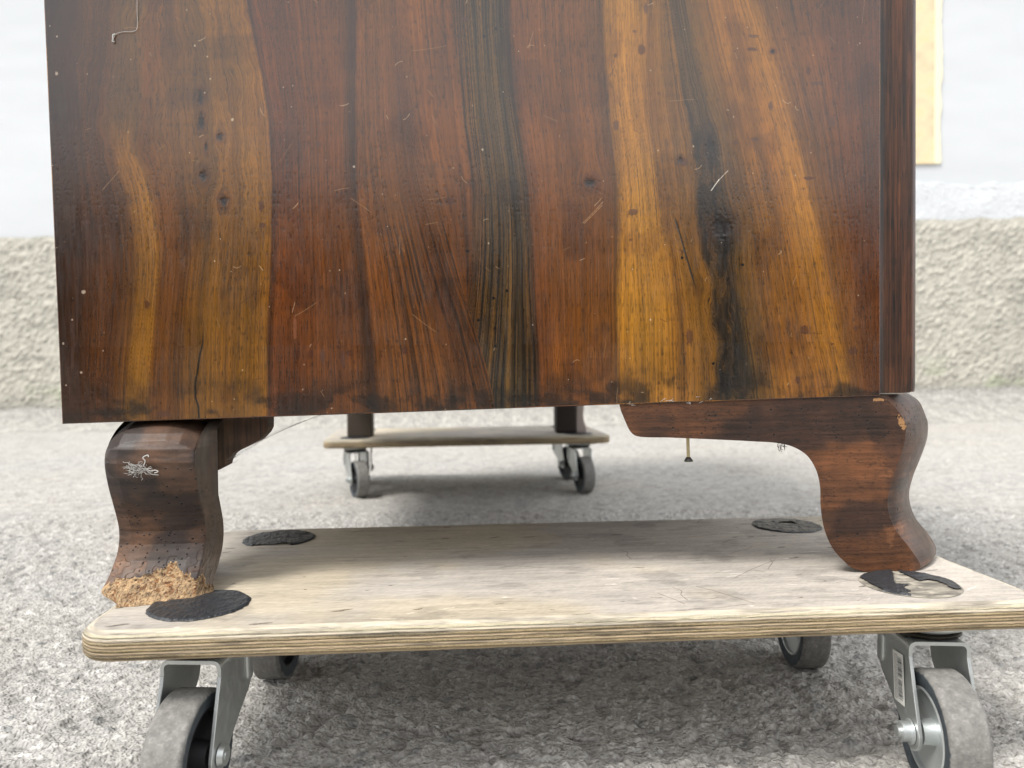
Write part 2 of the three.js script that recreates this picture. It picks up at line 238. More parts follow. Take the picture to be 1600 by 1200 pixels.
const zincRough = greyTex(256, 256, (i, j) => 0.30 + 0.25 * fbm(i / 24, j / 24, 411, 5)); zincRough.repeat.set(22, 22);
const zincMat = std({ color: new THREE.Color(0.52, 0.54, 0.53), metalness: 0.85, roughness: 1, roughnessMap: zincRough });
const raceGapMat = std({ color: new THREE.Color(0.03, 0.024, 0.016), roughness: 0.5 });
const tyreMat = (() => {
  const map = colorTex(1024, 128, (i, j, o) => {
    const v = j / 128, c = Math.abs(v - 0.5) * 2, tread = sstep(0.64, 0.58, c + 0.07 * (noise(i / 14, j / 9, 421) - 0.5)), n = fbm(i / 16, j / 10, 423, 4), spk = sstep(0.70, 0.78, noise(i / 5, j / 4, 427));
    const t = 0.88 + 0.30 * (n - 0.5) + 0.08 * (noise(i / 3, j / 3, 429) - 0.5) + 0.08 * spk;
    o[0] = lerp(62, 132, tread) * t; o[1] = lerp(69, 130, tread) * t; o[2] = lerp(75, 126, tread) * t;
  });
  const bump = greyTex(512, 128, (i, j) => fbm(i / 8, j / 8, 431, 4)); return std({ map, bumpMap: bump, bumpScale: 0.0004, roughness: 0.75 });
})();
const WR = 0.040, BOARD_Y = 0.127, UNDER = 0.1088;
const casterGeo = (() => {
  const X = (g) => g.rotateZ(-Math.PI / 2);             // lathe axis y -> x
  const tyreP = [[0.0285, -0.0115], [0.033, -0.0128], [0.0365, -0.0128]];
  for (let k = 0; k <= 6; k++) { const a = k / 6 * Math.PI / 2; tyreP.push([0.0368 + 0.0032 * Math.sin(a), -0.0095 - 0.0033 * Math.cos(a)]); }
  for (let k = 0; k <= 6; k++) { const a = k / 6 * Math.PI / 2; tyreP.push([0.0368 + 0.0032 * Math.cos(a), 0.0095 + 0.0033 * Math.sin(a)]); }
  tyreP.push([0.0365, 0.0128], [0.033, 0.0128], [0.0285, 0.0115]);
  const tg = lathe(tyreP, 72);
  { const len = [0]; for (let k = 1; k < tyreP.length; k++) len.push(len[k - 1] + Math.hypot(tyreP[k][0] - tyreP[k - 1][0], tyreP[k][1] - tyreP[k - 1][1])); const uv = tg.attributes.uv; for (let k = 0; k < uv.count; k++) uv.setY(k, len[k % tyreP.length] / len[len.length - 1]); }
  const tyre = X(tg);
  const side = (s) => [[0.0288, 0.006], [0.0286, 0.0118], [0.0276, 0.0124], [0.0268, 0.0118], [0.0262, 0.0092], [0.020, 0.0085], [0.012, 0.0062], [0.0085, 0.0062], [0.008, 0.0145], [0.0001, 0.0145]].map(([r, y]) => [r, y * s]);
  const rim = toCreasedNormals(X(lathe(side(-1), 60)), 0.7), web = toCreasedNormals(X(lathe([[0.0288, 0.004], [0.0286, 0.0110], [0.0270, 0.0112], [0.0262, 0.0050], [0.020, 0.0030], [0.0095, 0.0030], [0.0085, 0.0140], [0.0001, 0.0145]], 60)), 0.7);
  // fork: bent strap over the wheel and two tapering cheeks; wheel axle at (0, WR, 0.03)
  const arch = new THREE.Shape(), w = 0.0198, t = 0.0024, yt = 0.0985, yb = 0.088, r = 0.006;
  arch.moveTo(-w, yb); arch.lineTo(-w, yt - r); arch.quadraticCurveTo(-w, yt, -w + r, yt); arch.lineTo(w - r, yt); arch.quadraticCurveTo(w, yt, w, yt - r); arch.lineTo(w, yb); arch.lineTo(w - t, yb); arch.lineTo(w - t, yt - r); arch.quadraticCurveTo(w - t, yt - t, w - r, yt - t); arch.lineTo(-w + r, yt - t); arch.quadraticCurveTo(-w + t, yt - t, -w + t, yt - r); arch.lineTo(-w + t, yb); arch.lineTo(-w, yb);
  const strap = new THREE.ExtrudeGeometry(arch, { depth: 0.052, bevelEnabled: false, curveSegments: 6 }).translate(0, 0, -0.026);
  const cheek = new THREE.Shape();                      // drawn in (z, y)
  cheek.moveTo(-0.026, yb); cheek.lineTo(-0.026, 0.079); cheek.quadraticCurveTo(-0.026, 0.068, -0.016, 0.061); cheek.quadraticCurveTo(0.012, 0.045, 0.0205, 0.0335);
  cheek.absarc(0.030, 0.040, 0.0115, Math.PI * 1.19, Math.PI * 2.03, false); cheek.lineTo(0.026, yb); cheek.lineTo(-0.026, yb);
  const cg = (x) => new THREE.ExtrudeGeometry(cheek, { depth: t - 0.0008, bevelEnabled: true, bevelSize: 0.0004, bevelThickness: 0.0004, bevelSegments: 1, curveSegments: 10 }).rotateY(-Math.PI / 2).translate(x + t - 0.0004, 0, 0);
  const rib = (x, s) => new THREE.CapsuleGeometry(0.0050, 0.014, 4, 12).scale(0.45, 1, 1).rotateX(0.06).translate(x + s * 0.0004, 0.080, -0.018);
  const bead = mergeGeometries([rib(-w, -1), rib(w, 1)].map((g) => g.toNonIndexed()));
  const fork = mergeGeometries([strap.toNonIndexed ? strap : strap, cg(-w), cg(w - t)].map((g) => g.index ? g.toNonIndexed() : g).concat(bead));
  const race = lathe([[0.0001, UNDER - 0.0003], [0.0285, UNDER - 0.0003], [0.0292, UNDER - 0.0016], [0.0280, UNDER - 0.0040], [0.0250, UNDER - 0.0052], [0.0225, UNDER - 0.0066], [0.0001, UNDER - 0.0066]], 48);
  const gapRing = lathe([[0.0001, UNDER - 0.0066], [0.0235, UNDER - 0.0068], [0.0245, 0.0992], [0.0001, 0.0987]], 40);  // dark ring closing the gap below the ball race
  const plate = new RoundedBoxGeometry(0.062, 0.0022, 0.056, 2, 0.001).translate(0, UNDER - 0.0014, 0);
  const nut = new THREE.CylinderGeometry(0.0066, 0.0066, 0.0055, 6).rotateZ(Math.PI / 2).translate(-w - 0.0042, WR, 0.03);
  const washer = new THREE.CylinderGeometry(0.0082, 0.0082, 0.0012, 28).rotateZ(Math.PI / 2).translate(-w - 0.001, WR, 0.03);
  const bolt = new THREE.CylinderGeometry(0.0036, 0.0036, 0.0085, 16).rotateZ(Math.PI / 2).translate(-w - 0.0052, WR, 0.03);
  const head = mergeGeometries([new THREE.CylinderGeometry(0.0062, 0.0072, 0.0035, 24).rotateZ(-Math.PI / 2).translate(w + 0.0024, WR, 0.03), new THREE.CylinderGeometry(0.003, 0.003, 0.0048, 16).rotateZ(-Math.PI / 2).translate(w + 0.0026, WR, 0.03)]);
  return { tyre: tyre.translate(0, WR, 0.03), rim: rim.translate(0, WR, 0.03), web: web.translate(0, WR, 0.03), fork, race, gapRing, plate, nut: mergeGeometries([nut, washer]), bolt, head };
})();
const tyreDark = std({ color: new THREE.Color(0.03, 0.032, 0.034), roughness: 0.7 }), webMat = std({ color: new THREE.Color(0.012, 0.012, 0.014), roughness: 0.6 });
const rimMat = std({ color: new THREE.Color(0.60, 0.63, 0.63), metalness: 0.8, roughness: 1, roughnessMap: zincRough });
function caster(parent, x, z, turn, dull) {
  const c = sub('caster', parent); c.position.set(x, 0, z); c.rotation.y = turn;
  const G = casterGeo;
  part('tyre', G.tyre, tyreMat, c); part('rim', G.rim, dull ? tyreDark : rimMat, c); part('wheel_web', G.web, webMat, c); part('fork', G.fork, zincMat, c); part('mounting_plate', G.plate, zincMat, c); part('ball_race', G.race, zincMat, c); part('race_gap', G.gapRing, raceGapMat, c); part('axle_nut', G.nut, rimMat, c); part('axle_bolt', G.bolt, zincMat, c); part('bolt_head', G.head, zincMat, c);
  return c;
}
const PADX = 0.2475, PADZ = 0.0985;
const boardGeo = boardGeometry();
function dolly(label, turns, cuts) {
  const t = thing('furniture_dolly', label, 'dolly', 'plywood furniture dollies under the chest');
  part('board', boardGeo, boardMats, t).position.y = BOARD_Y;
  let q = 0;
  for (const sz of [1, -1]) for (const sx of [-1, 1]) {
    const torn = cuts && q === 1, p = part('rubber_pad', torn ? disc(0.0335, 0.0006, 441, 0.02, null, 0.4) : disc(0.0338, 0.0013, 445 + q * 9, 0.09, cuts && cuts[q], q === 3 ? 2.6 : 1.5), torn ? glueMat : rubberMat, t, torn ? 'torn rubber pad with pale glue showing' : undefined);
    p.position.set(sx * PADX - (cuts ? [0.004, 0.008, -0.005, 0.010][q] : 0), BOARD_Y + 0.0003, sz * PADZ - (cuts && q === 0 ? 0.003 : 0));
    if (torn) part('rubber_scrap', disc(0.0330, 0.0017, 463, 0.03, (x, z) => { const n = 0.010 * (noise(x * 170, z * 170, 471) - 0.5); return !(x + z * 0.35 + n < -0.006 && x > -0.029) && !(x > 0.008 && z + n * 0.7 < -0.004 + 0.25 * Math.abs(((x * 190) % 2) - 1) * 0.006) && !(x > 0.021 + n * 0.3 && z < 0.020); }), rubberMat, p);
    caster(t, sx * PADX + (cuts ? [0.000, -0.005, 0.005, -0.003][q] : 0), sz * PADZ + turns[q][1], turns[q][0], !cuts); q++;
  }
  return t;
}
const front = dolly('worn plywood furniture dolly in the foreground under the near legs of the chest', [[-0.12, -0.006], [-0.15, 0.010], [-0.10, -0.03], [-0.08, -0.008]], [(x, z) => Math.hypot(x + 0.004, z + 0.004) < 0.004 && false, null, (x, z) => z > 0.026 + 0.01 * (noise(x * 120, 1, 3) - 0.5), (x, z) => Math.hypot((x - 0.004) * 0.8, z + 0.006) < 0.0065]);
front.position.set(0.0345, 0, -0.622); front.rotation.y = 0.075;
{ // barcode sticker on the near right fork
  const cv = document.createElement('canvas'); cv.width = 128; cv.height = 256; const c = cv.getContext('2d'); c.fillStyle = '#dcdcd6'; c.fillRect(0, 0, 128, 256); c.fillStyle = '#1c1c1e';
  const R = rng(511); for (let y = 22; y < 236;) { const h = 1 + Math.floor(R() * 4); if (!(y > 120 && y < 134)) c.fillRect(58, y, 48, h); y += h + 1 + Math.floor(R() * 4); }
  c.fillStyle = '#6d6d6d'; for (let x = 14; x < 52; x += 9) for (let y = 16; y < 240;) { const h = 3 + Math.floor(R() * 9); c.fillRect(x, y, 4, h); y += h + 3; }
  for (let y = 40; y < 220;) { const h = 3 + Math.floor(R() * 4); c.fillRect(112, y, 5, h); y += h + 5; }
  const tx = new THREE.CanvasTexture(cv); tx.colorSpace = THREE.SRGBColorSpace; tx.magFilter = THREE.LinearFilter;
  const g = new THREE.PlaneGeometry(0.0170, 0.034).rotateY(-Math.PI / 2).rotateX(-0.10).translate(-0.0207, 0.0690, 0.0125);
  const k = front.children.filter((o) => o.name === 'caster')[1]; part('barcode_sticker', g, std({ map: tx, roughness: 0.5, side: THREE.DoubleSide }), k);
}
const rear = dolly('plywood furniture dolly farther back under the far legs of the chest', [[0.35, 0], [0.15, 0.01], [0.1, 0], [0.3, 0]], null);
rear.position.set(-0.108, 0, -1.80); rear.rotation.y = 0.105;

// ---------------------------------------------------------------- the chest
const chest = thing('chest_of_drawers', 'old walnut veneered chest on bracket feet with one broken foot', 'chest');
chest.position.set(0, 0, -0.553); chest.rotation.y = 0.07;

// veneer: figure of the wood worked out in picture-like units of the panel (about 2190 to the metre)
const veneer = (() => {
  const W = 1664, H = 1920, X0 = -0.332, Y0 = 0.243, SX = 0.615, SY = 0.71;
  const flows = [       // a grain line at x (mid height), then how it wanders: [y, x]
    [60, [[-600, 60], [640, 60]]],
    [240, [[-600, 262], [0, 232], [120, 205], [200, 196], [300, 222], [400, 240], [500, 226], [600, 214], [660, 214]]],
    [330, [[-600, 340], [0, 300], [100, 318], [200, 330], [350, 330], [500, 312], [660, 306]]],
    [430, [[-600, 330], [0, 394], [60, 406], [130, 418], [200, 430], [350, 430], [450, 424], [640, 416]]],
    [562, [[-600, 566], [0, 560], [300, 556], [350, 560], [400, 567], [500, 576], [640, 582]]],
    [690, [[-600, 620], [0, 640], [200, 655], [300, 676], [400, 704], [520, 742], [640, 775]]],
    [716, [[-600, 670], [0, 714], [200, 728], [300, 742], [420, 738], [520, 724], [640, 702]]],
    [786, [[-600, 742], [0, 760], [150, 765], [250, 777], [350, 787], [450, 786], [640, 772]]],
    [832, [[-600, 800], [0, 792], [150, 800], [250, 816], [350, 826], [450, 830], [640, 838]]],
    [966, [[-600, 930], [0, 944], [150, 950], [260, 962], [350, 967], [640, 964]]],
    [1056, [[-600, 1020], [0, 1030], [100, 1028], [220, 1036], [350, 1054], [500, 1078], [640, 1082]]],
    [1092, [[-600, 1030], [0, 1044], [100, 1056], [200, 1078], [280, 1090], [400, 1103], [500, 1112], [640, 1122]]],
    [1150, [[-600, 1060], [0, 1064], [100, 1084], [200, 1110], [280, 1126], [400, 1142], [500, 1156], [640, 1180]]],
    [1282, [[-600, 1130], [0, 1180], [100, 1210], [200, 1240], [300, 1264], [400, 1286], [500, 1306], [640, 1335]]],
    [1376, [[-600, 1360], [0, 1372], [640, 1377]]],
    [1460, [[-600, 1460], [640, 1460]]]].sort((a, b) => a[0] - b[0]);
  const bands = [       // colour across the grain
    [60, 34, 15, 9], [92, 34, 17, 11], [112, 46, 22, 13], [140, 58, 28, 14], [162, 76, 38, 16], [186, 70, 35, 16], [212, 96, 54, 21], [222, 138, 84, 30], [250, 146, 90, 32], [262, 94, 50, 20], [282, 98, 52, 20], [300, 76, 42, 18], [312, 108, 62, 22], [330, 96, 58, 22], [352, 126, 76, 25], [372, 108, 64, 22], [392, 128, 78, 26], [424, 138, 82, 26], [430, 62, 28, 14],
    [437, 104, 48, 20], [470, 96, 44, 18], [500, 110, 54, 20], [520, 98, 48, 19], [545, 104, 52, 20], [557, 62, 32, 16], [564, 52, 26, 14], [571, 108, 56, 21], [600, 118, 62, 23], [640, 100, 52, 20], [660, 84, 42, 18], [690, 112, 58, 22], [712, 104, 52, 20], [722, 72, 42, 22],
    [744, 88, 54, 26], [760, 42, 32, 22], [775, 88, 56, 26], [788, 34, 28, 22], [800, 84, 56, 26], [814, 36, 30, 24], [826, 70, 44, 22], [834, 52, 30, 18], [840, 104, 52, 24], [870, 112, 58, 24], [900, 116, 60, 23], [935, 114, 60, 24], [956, 100, 54, 23], [964, 80, 46, 20], [970, 160, 98, 34],
    [1000, 174, 110, 40], [1030, 164, 102, 36], [1046, 128, 76, 28], [1056, 136, 84, 31], [1074, 112, 70, 28], [1090, 124, 76, 28], [1098, 52, 36, 24], [1108, 26, 21, 17], [1124, 40, 29, 21], [1136, 26, 22, 18], [1148, 62, 44, 24], [1160, 96, 62, 26], [1172, 108, 68, 27], [1190, 132, 78, 28], [1206, 152, 90, 31], [1222, 124, 72, 27], [1236, 148, 86, 30], [1256, 166, 100, 34], [1276, 160, 96, 32], [1286, 122, 70, 26], [1300, 112, 62, 26], [1316, 106, 56, 23], [1334, 94, 46, 21], [1376, 88, 41, 20], [1460, 80, 38, 18]];
  const lut = new Float32Array(1401 * 3); for (let s = 0; s <= 1400; s++) { const c = ramp(bands, 60 + s); lut.set(c, s * 3); }
  for (const f of flows) {               // ease the wander of every grain line
    const T = new Float32Array(341), S = new Float32Array(341); for (let k = 0; k <= 340; k++) T[k] = ramp(f[1], -660 + k * 4)[0];
    for (let p = 0; p < 3; p++) { for (let k = 0; k <= 340; k++) { let m = 0, n = 0; for (let q = -7; q <= 7; q++) { const i = k + q; if (i < 0 || i > 340) continue; m += T[i]; n++; } S[k] = m / n; } T.set(S); }
    f[2] = T;
  }
  const flowAt = (f, y) => { const q = clamp((y + 660) / 4, 0, 339.99), i = Math.floor(q); return lerp(f[2][i], f[2][i + 1], q - i); };
  // [x, y, radius across, radius along, pull]
  const knots = [[321, 160, 7, 15, 15], [321, 196, 7, 18, 18], [322, 278, 8, 12, 20], [353, 318, 8, 12, 18], [349, 220, 7, 7, 10], [327, 236, 3, 9, 4], [924, 296, 11, 10, 16], [1065, 262, 5, 6, 4], [1110, 240, 9, 22, 9], [1128, 366, 22, 20, 20], [1208, 96, 5, 4, 3]];
  const bumpW = 832, bumpH = 960, bump = new Float32Array(bumpW * bumpH);
  const map = colorTex(W, H, (i, j, o) => {
    const u = X0 + i / W * SX, yy = Y0 + j / H * SY, D = 0.553 + 0.07 * u;
    let x = 800 + 1202 * u / D, y = 574 - (yy - 0.286) * 1202 / D; const x0 = x, y0 = y;
    let kd = 0, ring = 0;
    for (const [kx, ky, rx, ry, pull] of knots) { const dx = (x0 - kx), dy = (y0 - ky) * rx / ry, d = Math.hypot(dx, dy) / rx; if (d < 6) { const g = Math.exp(-d * d / 5); x += -Math.sign(dx) * pull * g * (1 - Math.exp(-Math.abs(dx) / rx)); kd = Math.max(kd, sstep(1.0, 0.2, d + 0.5 * (noise(x0 * 0.25, y0 * 0.25, 601) - 0.5))); ring = Math.max(ring, sstep(2.2, 1.0, d) * 0.5); } }
    // broken swirls down the black streak
    const sw = Math.exp(-Math.pow((x0 - flowAt(flows[12], y0) + 28) / 30, 2)) * sstep(80, 260, y0);
    x += 22 * sw * (fbm(x0 * 0.03, y0 * 0.022, 611, 4) - 0.5) + 9 * sw * (fbm(x0 * 0.12, y0 * 0.06, 612, 3) - 0.5);
    { const bw = sstep(450, 380, x0) * sstep(380, 210, y0) * sstep(-200, 0, y0); if (bw > 0) x += bw * (26 * (fbm(x0 * 0.018, y0 * 0.013, 617, 4) - 0.5) + 9 * (fbm(x0 * 0.06, y0 * 0.035, 619, 3) - 0.5)); }
    x += 5 * (fbm(x0 * 0.010, y0 * 0.004, 613, 3) - 0.5) + 1.6 * (noise(x0 * 0.06, y0 * 0.02, 615) - 0.5);
    let a = 0; let n = 0, l = flowAt(flows[0], y), r = flowAt(flows[1], y);
    while (n < flows.length - 2 && x > r) { n++; l = r; r = flowAt(flows[n + 1], y); }
    a = lerp(flows[n][0], flows[n + 1][0], clamp((x - l) / (r - l)));
    let s = a + 3.0 * (noise(a * 0.09, y * 0.006, 621) - 0.5) + 2.4 * (noise(a * 0.4, y * 0.012, 623) - 0.5);
    const q = clamp(s - 60, 0, 1399.9), qi = Math.floor(q), qf = q - qi;
    let R = lerp(lut[qi * 3], lut[qi * 3 + 3], qf), G = lerp(lut[qi * 3 + 1], lut[qi * 3 + 4], qf), B = lerp(lut[qi * 3 + 2], lut[qi * 3 + 5], qf);
    const mixTo = (k, r, g, b) => { R = lerp(R, r, k); G = lerp(G, g, k); B = lerp(B, b, k); };
    mixTo(0.18, 98, 56, 26);
    mixTo(sstep(196, 214, a) * sstep(266, 250, a) * clamp(sstep(260, 170, y + 40 * (noise(a * 0.1, y * 0.02, 625) - 0.5)) + 0.5 * sstep(560, 640, y)) * 0.85, 88, 54, 28);
    mixTo(sstep(264, 280, a) * sstep(350, 320, a) * sstep(60, 150, y) * sstep(330, 200, y) * 0.6, 112, 68, 28);
    mixTo(sstep(1092, 1102, a) * sstep(1152, 1140, a) * sstep(250, 150, y + 50 * (noise(a * 0.1, y * 0.03, 627) - 0.5)) * 0.72, 96, 64, 36);
    mixTo(sstep(738, 748, a) * sstep(838, 826, a) * 0.30, 84, 56, 30);
    mixTo(sstep(1094, 1104, a) * sstep(1156, 1142, a) * 0.75 * sstep(0.50, 0.62, fbm(x0 * 0.07 + 30, y0 * 0.028, 629, 4)), 78, 50, 26);
    // streaks along the grain, drifting stain, ripple across it, pores
    const f1 = noise(a * 0.9, y * 0.007, 631), f2 = noise(a * 0.3, y * 0.004, 633), f3 = noise(a * 1.9, y * 0.016, 635), cl = fbm(x0 * 0.011, y0 * 0.006, 637, 4), rip = noise(x0 * 0.02, y0 * 0.085, 639), vb = noise(a * 0.03, y * 0.009, 641);
    let t = 1 + 0.24 * (f1 - 0.5) + 0.16 * (f2 - 0.5) + 0.22 * (f3 - 0.5) + 0.24 * (cl - 0.5) + 0.07 * (rip - 0.5) + 0.22 * (vb - 0.5);
    const dens = 0.5 + 0.5 * noise(a * 0.02, y * 0.006, 643);
    const pore = sstep(0.70, 0.84, noise(a * 1.05, y * 0.13, 645)) * dens, pore2 = sstep(0.74, 0.86, noise(a * 0.8 + 9, y * 0.075, 647)) * dens;
    const lineN = noise(a * 0.85, y * 0.0035, 649), lines = sstep(0.80, 0.9, lineN) * noise(a * 0.05, y * 0.01, 650);
    const streaky = sstep(700, 730, a) * sstep(846, 826, a) + 0.5 * sstep(1070, 1094, a) * sstep(1180, 1150, a) + 0.45 * sstep(570, 600, a) * sstep(720, 690, a) * sstep(280, 420, y);
    t -= streaky * 0.62 * sstep(0.55, 0.75, noise(a * 0.55, y * 0.005, 651));
    t += streaky * 0.30 * sstep(0.60, 0.8, noise(a * 0.5 + 40, y * 0.004, 652));
    t *= 1 - 0.26 * pore - 0.20 * pore2 - 0.36 * lines;
    R *= t; G *= t * (1 + 0.07 * (cl - 0.5)); B *= t;
    { const m = 0.5 * R + 0.4 * G + 0.1 * B; R = lerp(R, m, 0.08) * 0.87; G = lerp(G, m, 0.05) * 0.905; B *= 0.78; }
    const blot = sstep(0.60, 0.72, fbm(x0 * 0.02 + 50, y0 * 0.013, 653, 4)); R *= 1 - 0.12 * blot; G *= 1 - 0.14 * blot; B *= 1 - 0.12 * blot;
    // dark patches along the lower edge and the dark left border
    const low = sstep(70, 0, 640 - y0 + 12 * (800 - x0) / 640) * sstep(0.42, 0.66, fbm(x0 * 0.022, y0 * 0.03, 655, 4)); R *= 1 - 0.55 * low; G *= 1 - 0.55 * low; B *= 1 - 0.45 * low;
    R = lerp(R, 22, kd * 0.9); G = lerp(G, 12, kd * 0.9); B = lerp(B, 9, kd * 0.9); R *= 1 - 0.3 * ring; G *= 1 - 0.4 * ring; B *= 1 - 0.4 * ring;
    // the two open cracks
    const c1 = Math.exp(-Math.pow((x0 - 306 - 1.5 * (noise(y0 * 0.05, 1, 9) - 0.5) * 4 - (y0 < 600 ? (600 - y0) * 0.16 : 0)) / 1.3, 2)) * sstep(500, 560, y0), c2 = Math.exp(-Math.pow((x0 - (1056 + (y0 - 350) * 0.29)) / 1.2, 2)) * sstep(345, 360, y0) * sstep(468, 440, y0), c3 = Math.exp(-Math.pow((x0 - 1127) / 1.1, 2)) * sstep(585, 600, y0);
    const c = Math.max(c1, c2 * 0.95, c3); R *= 1 - 0.9 * c; G *= 1 - 0.9 * c; B *= 1 - 0.9 * c;
    o[0] = R; o[1] = G; o[2] = B;
    if (!(i & 1) && !(j & 1)) bump[(j >> 1) * bumpW + (i >> 1)] = 0.6 - 0.25 * pore - 0.2 * lines - 0.7 * c - 0.5 * kd + 0.12 * (f1 - 0.5) + 0.25 * fbm(x0 * 0.02, y0 * 0.004, 661, 2);
  });
  // marks: dents, wax drips, worm holes, dust and lint
  const d = map.image.data, Rn = rng(671);
  const toI = (px, py) => { const X = (px - 800) / 1202, u = 0.553 * X / (1 - 0.07 * X), D = 0.553 + 0.07 * u, yv = 0.286 + (574 - py) * D / 1202; return [(u - X0) / SX * W, (yv - Y0) / SY * H]; };
  const blob = (px, py, rx, ry, col, k, seed) => { const [ci, cj] = toI(px, py), S = W / SX / 2190; rx *= S; ry *= S; for (let j = Math.floor(cj - ry * 1.6); j <= cj + ry * 1.6; j++) for (let i = Math.floor(ci - rx * 1.6); i <= ci + rx * 1.6; i++) { if (i < 0 || j < 0 || i >= W || j >= H) continue; const q = Math.hypot((i - ci) / rx, (j - cj) / ry) + 0.5 * (noise(i * 0.35, j * 0.35, seed) - 0.5), m = k * sstep(1.15, 0.75, q), p = (j * W + i) * 4; for (let c = 0; c < 3; c++) d[p + c] = lerp(d[p + c], col[c], m); } };
  const hair = (x, y, len, ang, bend, col, k) => { const [ci, cj] = toI(x, y), n = Math.ceil(len * 2.2); let a = ang, X = ci, Y = cj; for (let q = 0; q < n; q++) { X += Math.cos(a) * 0.5; Y += Math.sin(a) * 0.5; a += bend / n; const i = Math.round(X), j = Math.round(Y); if (i < 0 || j < 0 || i >= W || j >= H) continue; const p = (j * W + i) * 4; for (let c = 0; c < 3; c++) d[p + c] = lerp(d[p + c], col[c], k); } };
  for (const [x, y, r] of [[313, 79, 2], [332, 96, 1.8], [336, 130, 1.8], [327, 151, 1.8], [369, 193, 3], [557, 267, 2.6], [449, 144, 1.6], [757, 242, 2.4], [765, 387, 2], [132, 457, 4.5], [98, 537, 2.5], [113, 500, 2], [125, 582, 2.6], [101, 602, 2], [98, 120, 3.5], [1017, 508, 2], [1030, 246, 1.6], [1085, 240, 2], [1342, 473, 1.5], [100, 63, 2]]) blob(x, y, r * 0.72, r * 0.85, [196, 186, 172], 0.62, 681);
  for (const [x, y, a, b] of [[139, 349, 7, 4], [230, 476, 4, 7], [412, 327, 4, 8], [413, 356, 5, 4], [435, 353, 4, 4], [502, 232, 6, 4], [463, 556, 6, 9], [485, 556, 4, 7], [545, 556, 5, 5], [503, 560, 4, 12], [535, 565, 4, 14], [632, 552, 4, 8], [1078, 535, 6, 13], [1258, 526, 7, 8], [1338, 525, 4, 5], [1334, 560, 8, 7], [1005, 92, 6, 8], [1012, 28, 4, 8], [965, 207, 5, 8], [1178, 72, 10, 3], [1176, 92, 8, 3], [1205, 178, 4, 7], [1263, 126, 5, 6], [1300, 205, 6, 8], [1264, 291, 10, 3], [888, 183, 9, 3], [732, 42, 8, 3], [990, 341, 8, 5], [1070, 264, 7, 7], [705, 322, 8, 6], [1275, 145, 12, 3], [1150, 235, 5, 4], [1247, 604, 4, 6], [254, 648, 10, 5], [1180, 230, 7, 3]]) blob(x, y, a, b, Rn() < 0.5 ? [66, 42, 36] : [58, 30, 18], 0.62, 683);
  for (const [x, y] of [[761, 69], [780, 57], [732, 399], [772, 472], [793, 461], [748, 506], [774, 519], [774, 547], [1161, 424], [1067, 412], [739, 606], [1115, 577]]) blob(x, y, 2.3, 2.3, [6, 4, 3], 1, 685);
  for (let k = 0; k < 260; k++) { const x = 80 + Rn() * 1296, y = -500 + Rn() * 1150, r = 0.5 + Rn() * 0.7; blob(x, y, r, r, [190, 180, 168], 0.35 + 0.4 * Rn(), 687); }
  for (let k = 0; k < 34; k++) hair(90 + Rn() * 1280, Rn() * 640, 4 + 14 * Rn(), Rn() * 6.3, Rn() * 4 - 2, [186, 168, 148], 0.28 + 0.3 * Rn());
  for (let k = 0; k < 110; k++) hair(90 + Rn() * 1280, -300 + Rn() * 940, 8 + 60 * Rn() * Rn(), Rn() * 6.3, Rn() * 0.3, Rn() < 0.45 ? [150, 122, 96] : [50, 30, 18], 0.22 + 0.25 * Rn());
  for (let k = 0; k < 150; k++) blob(90 + Rn() * 1280, -400 + Rn() * 1030, 1 + 3 * Rn(), 1 + 3 * Rn(), [52, 30, 20], 0.3 + 0.3 * Rn(), 689);
  hair(1113, 308, 46, 0.98, -0.25, [205, 198, 190], 0.7); hair(1112, 309, 26, 0.95, 0, [225, 220, 212], 0.8); hair(912, 357, 52, 0.75, 0.1, [170, 135, 105], 0.6); hair(914, 358, 46, 0.76, 0.05, [170, 135, 105], 0.5); hair(457, 492, 18, 1.3, 0, [190, 160, 140], 0.5); blob(461, 518, 3, 20, [140, 90, 66], 0.5, 691); hair(930, 331, 20, 0.8, 0, [170, 140, 110], 0.5); hair(1178, 592, 40, 0.62, 0, [60, 34, 20], 0.5); hair(1118, 372, 14, 2, 0, [70, 40, 20], 0.5);
  const bt = greyTex(bumpW, bumpH, (i, j) => bump[j * bumpW + i], THREE.MirroredRepeatWrapping);
  const rt = greyTex(512, 512, (i, j) => 0.22 + 0.13 * (fbm(i / 60, j / 60, 695, 4) - 0.5) + 0.10 * (noise(i * 0.6, j * 0.05, 697) - 0.5));
  metres(map, X0, Y0, SX, SY); metres(bt, X0, Y0, SX, SY); metres(rt, 0, 0, 0.3, 0.3); map.wrapS = map.wrapT = THREE.MirroredRepeatWrapping;
  return new THREE.MeshPhysicalMaterial({ map, bumpMap: bt, bumpScale: 0.00016, roughness: 1, roughnessMap: rt, ior: 1.68 });
})();
function plainWood(w, h, X0, Y0, SX, SY, fn) { const t = colorTex(w, h, fn, THREE.MirroredRepeatWrapping); return metres(t, X0, Y0, SX, SY); }
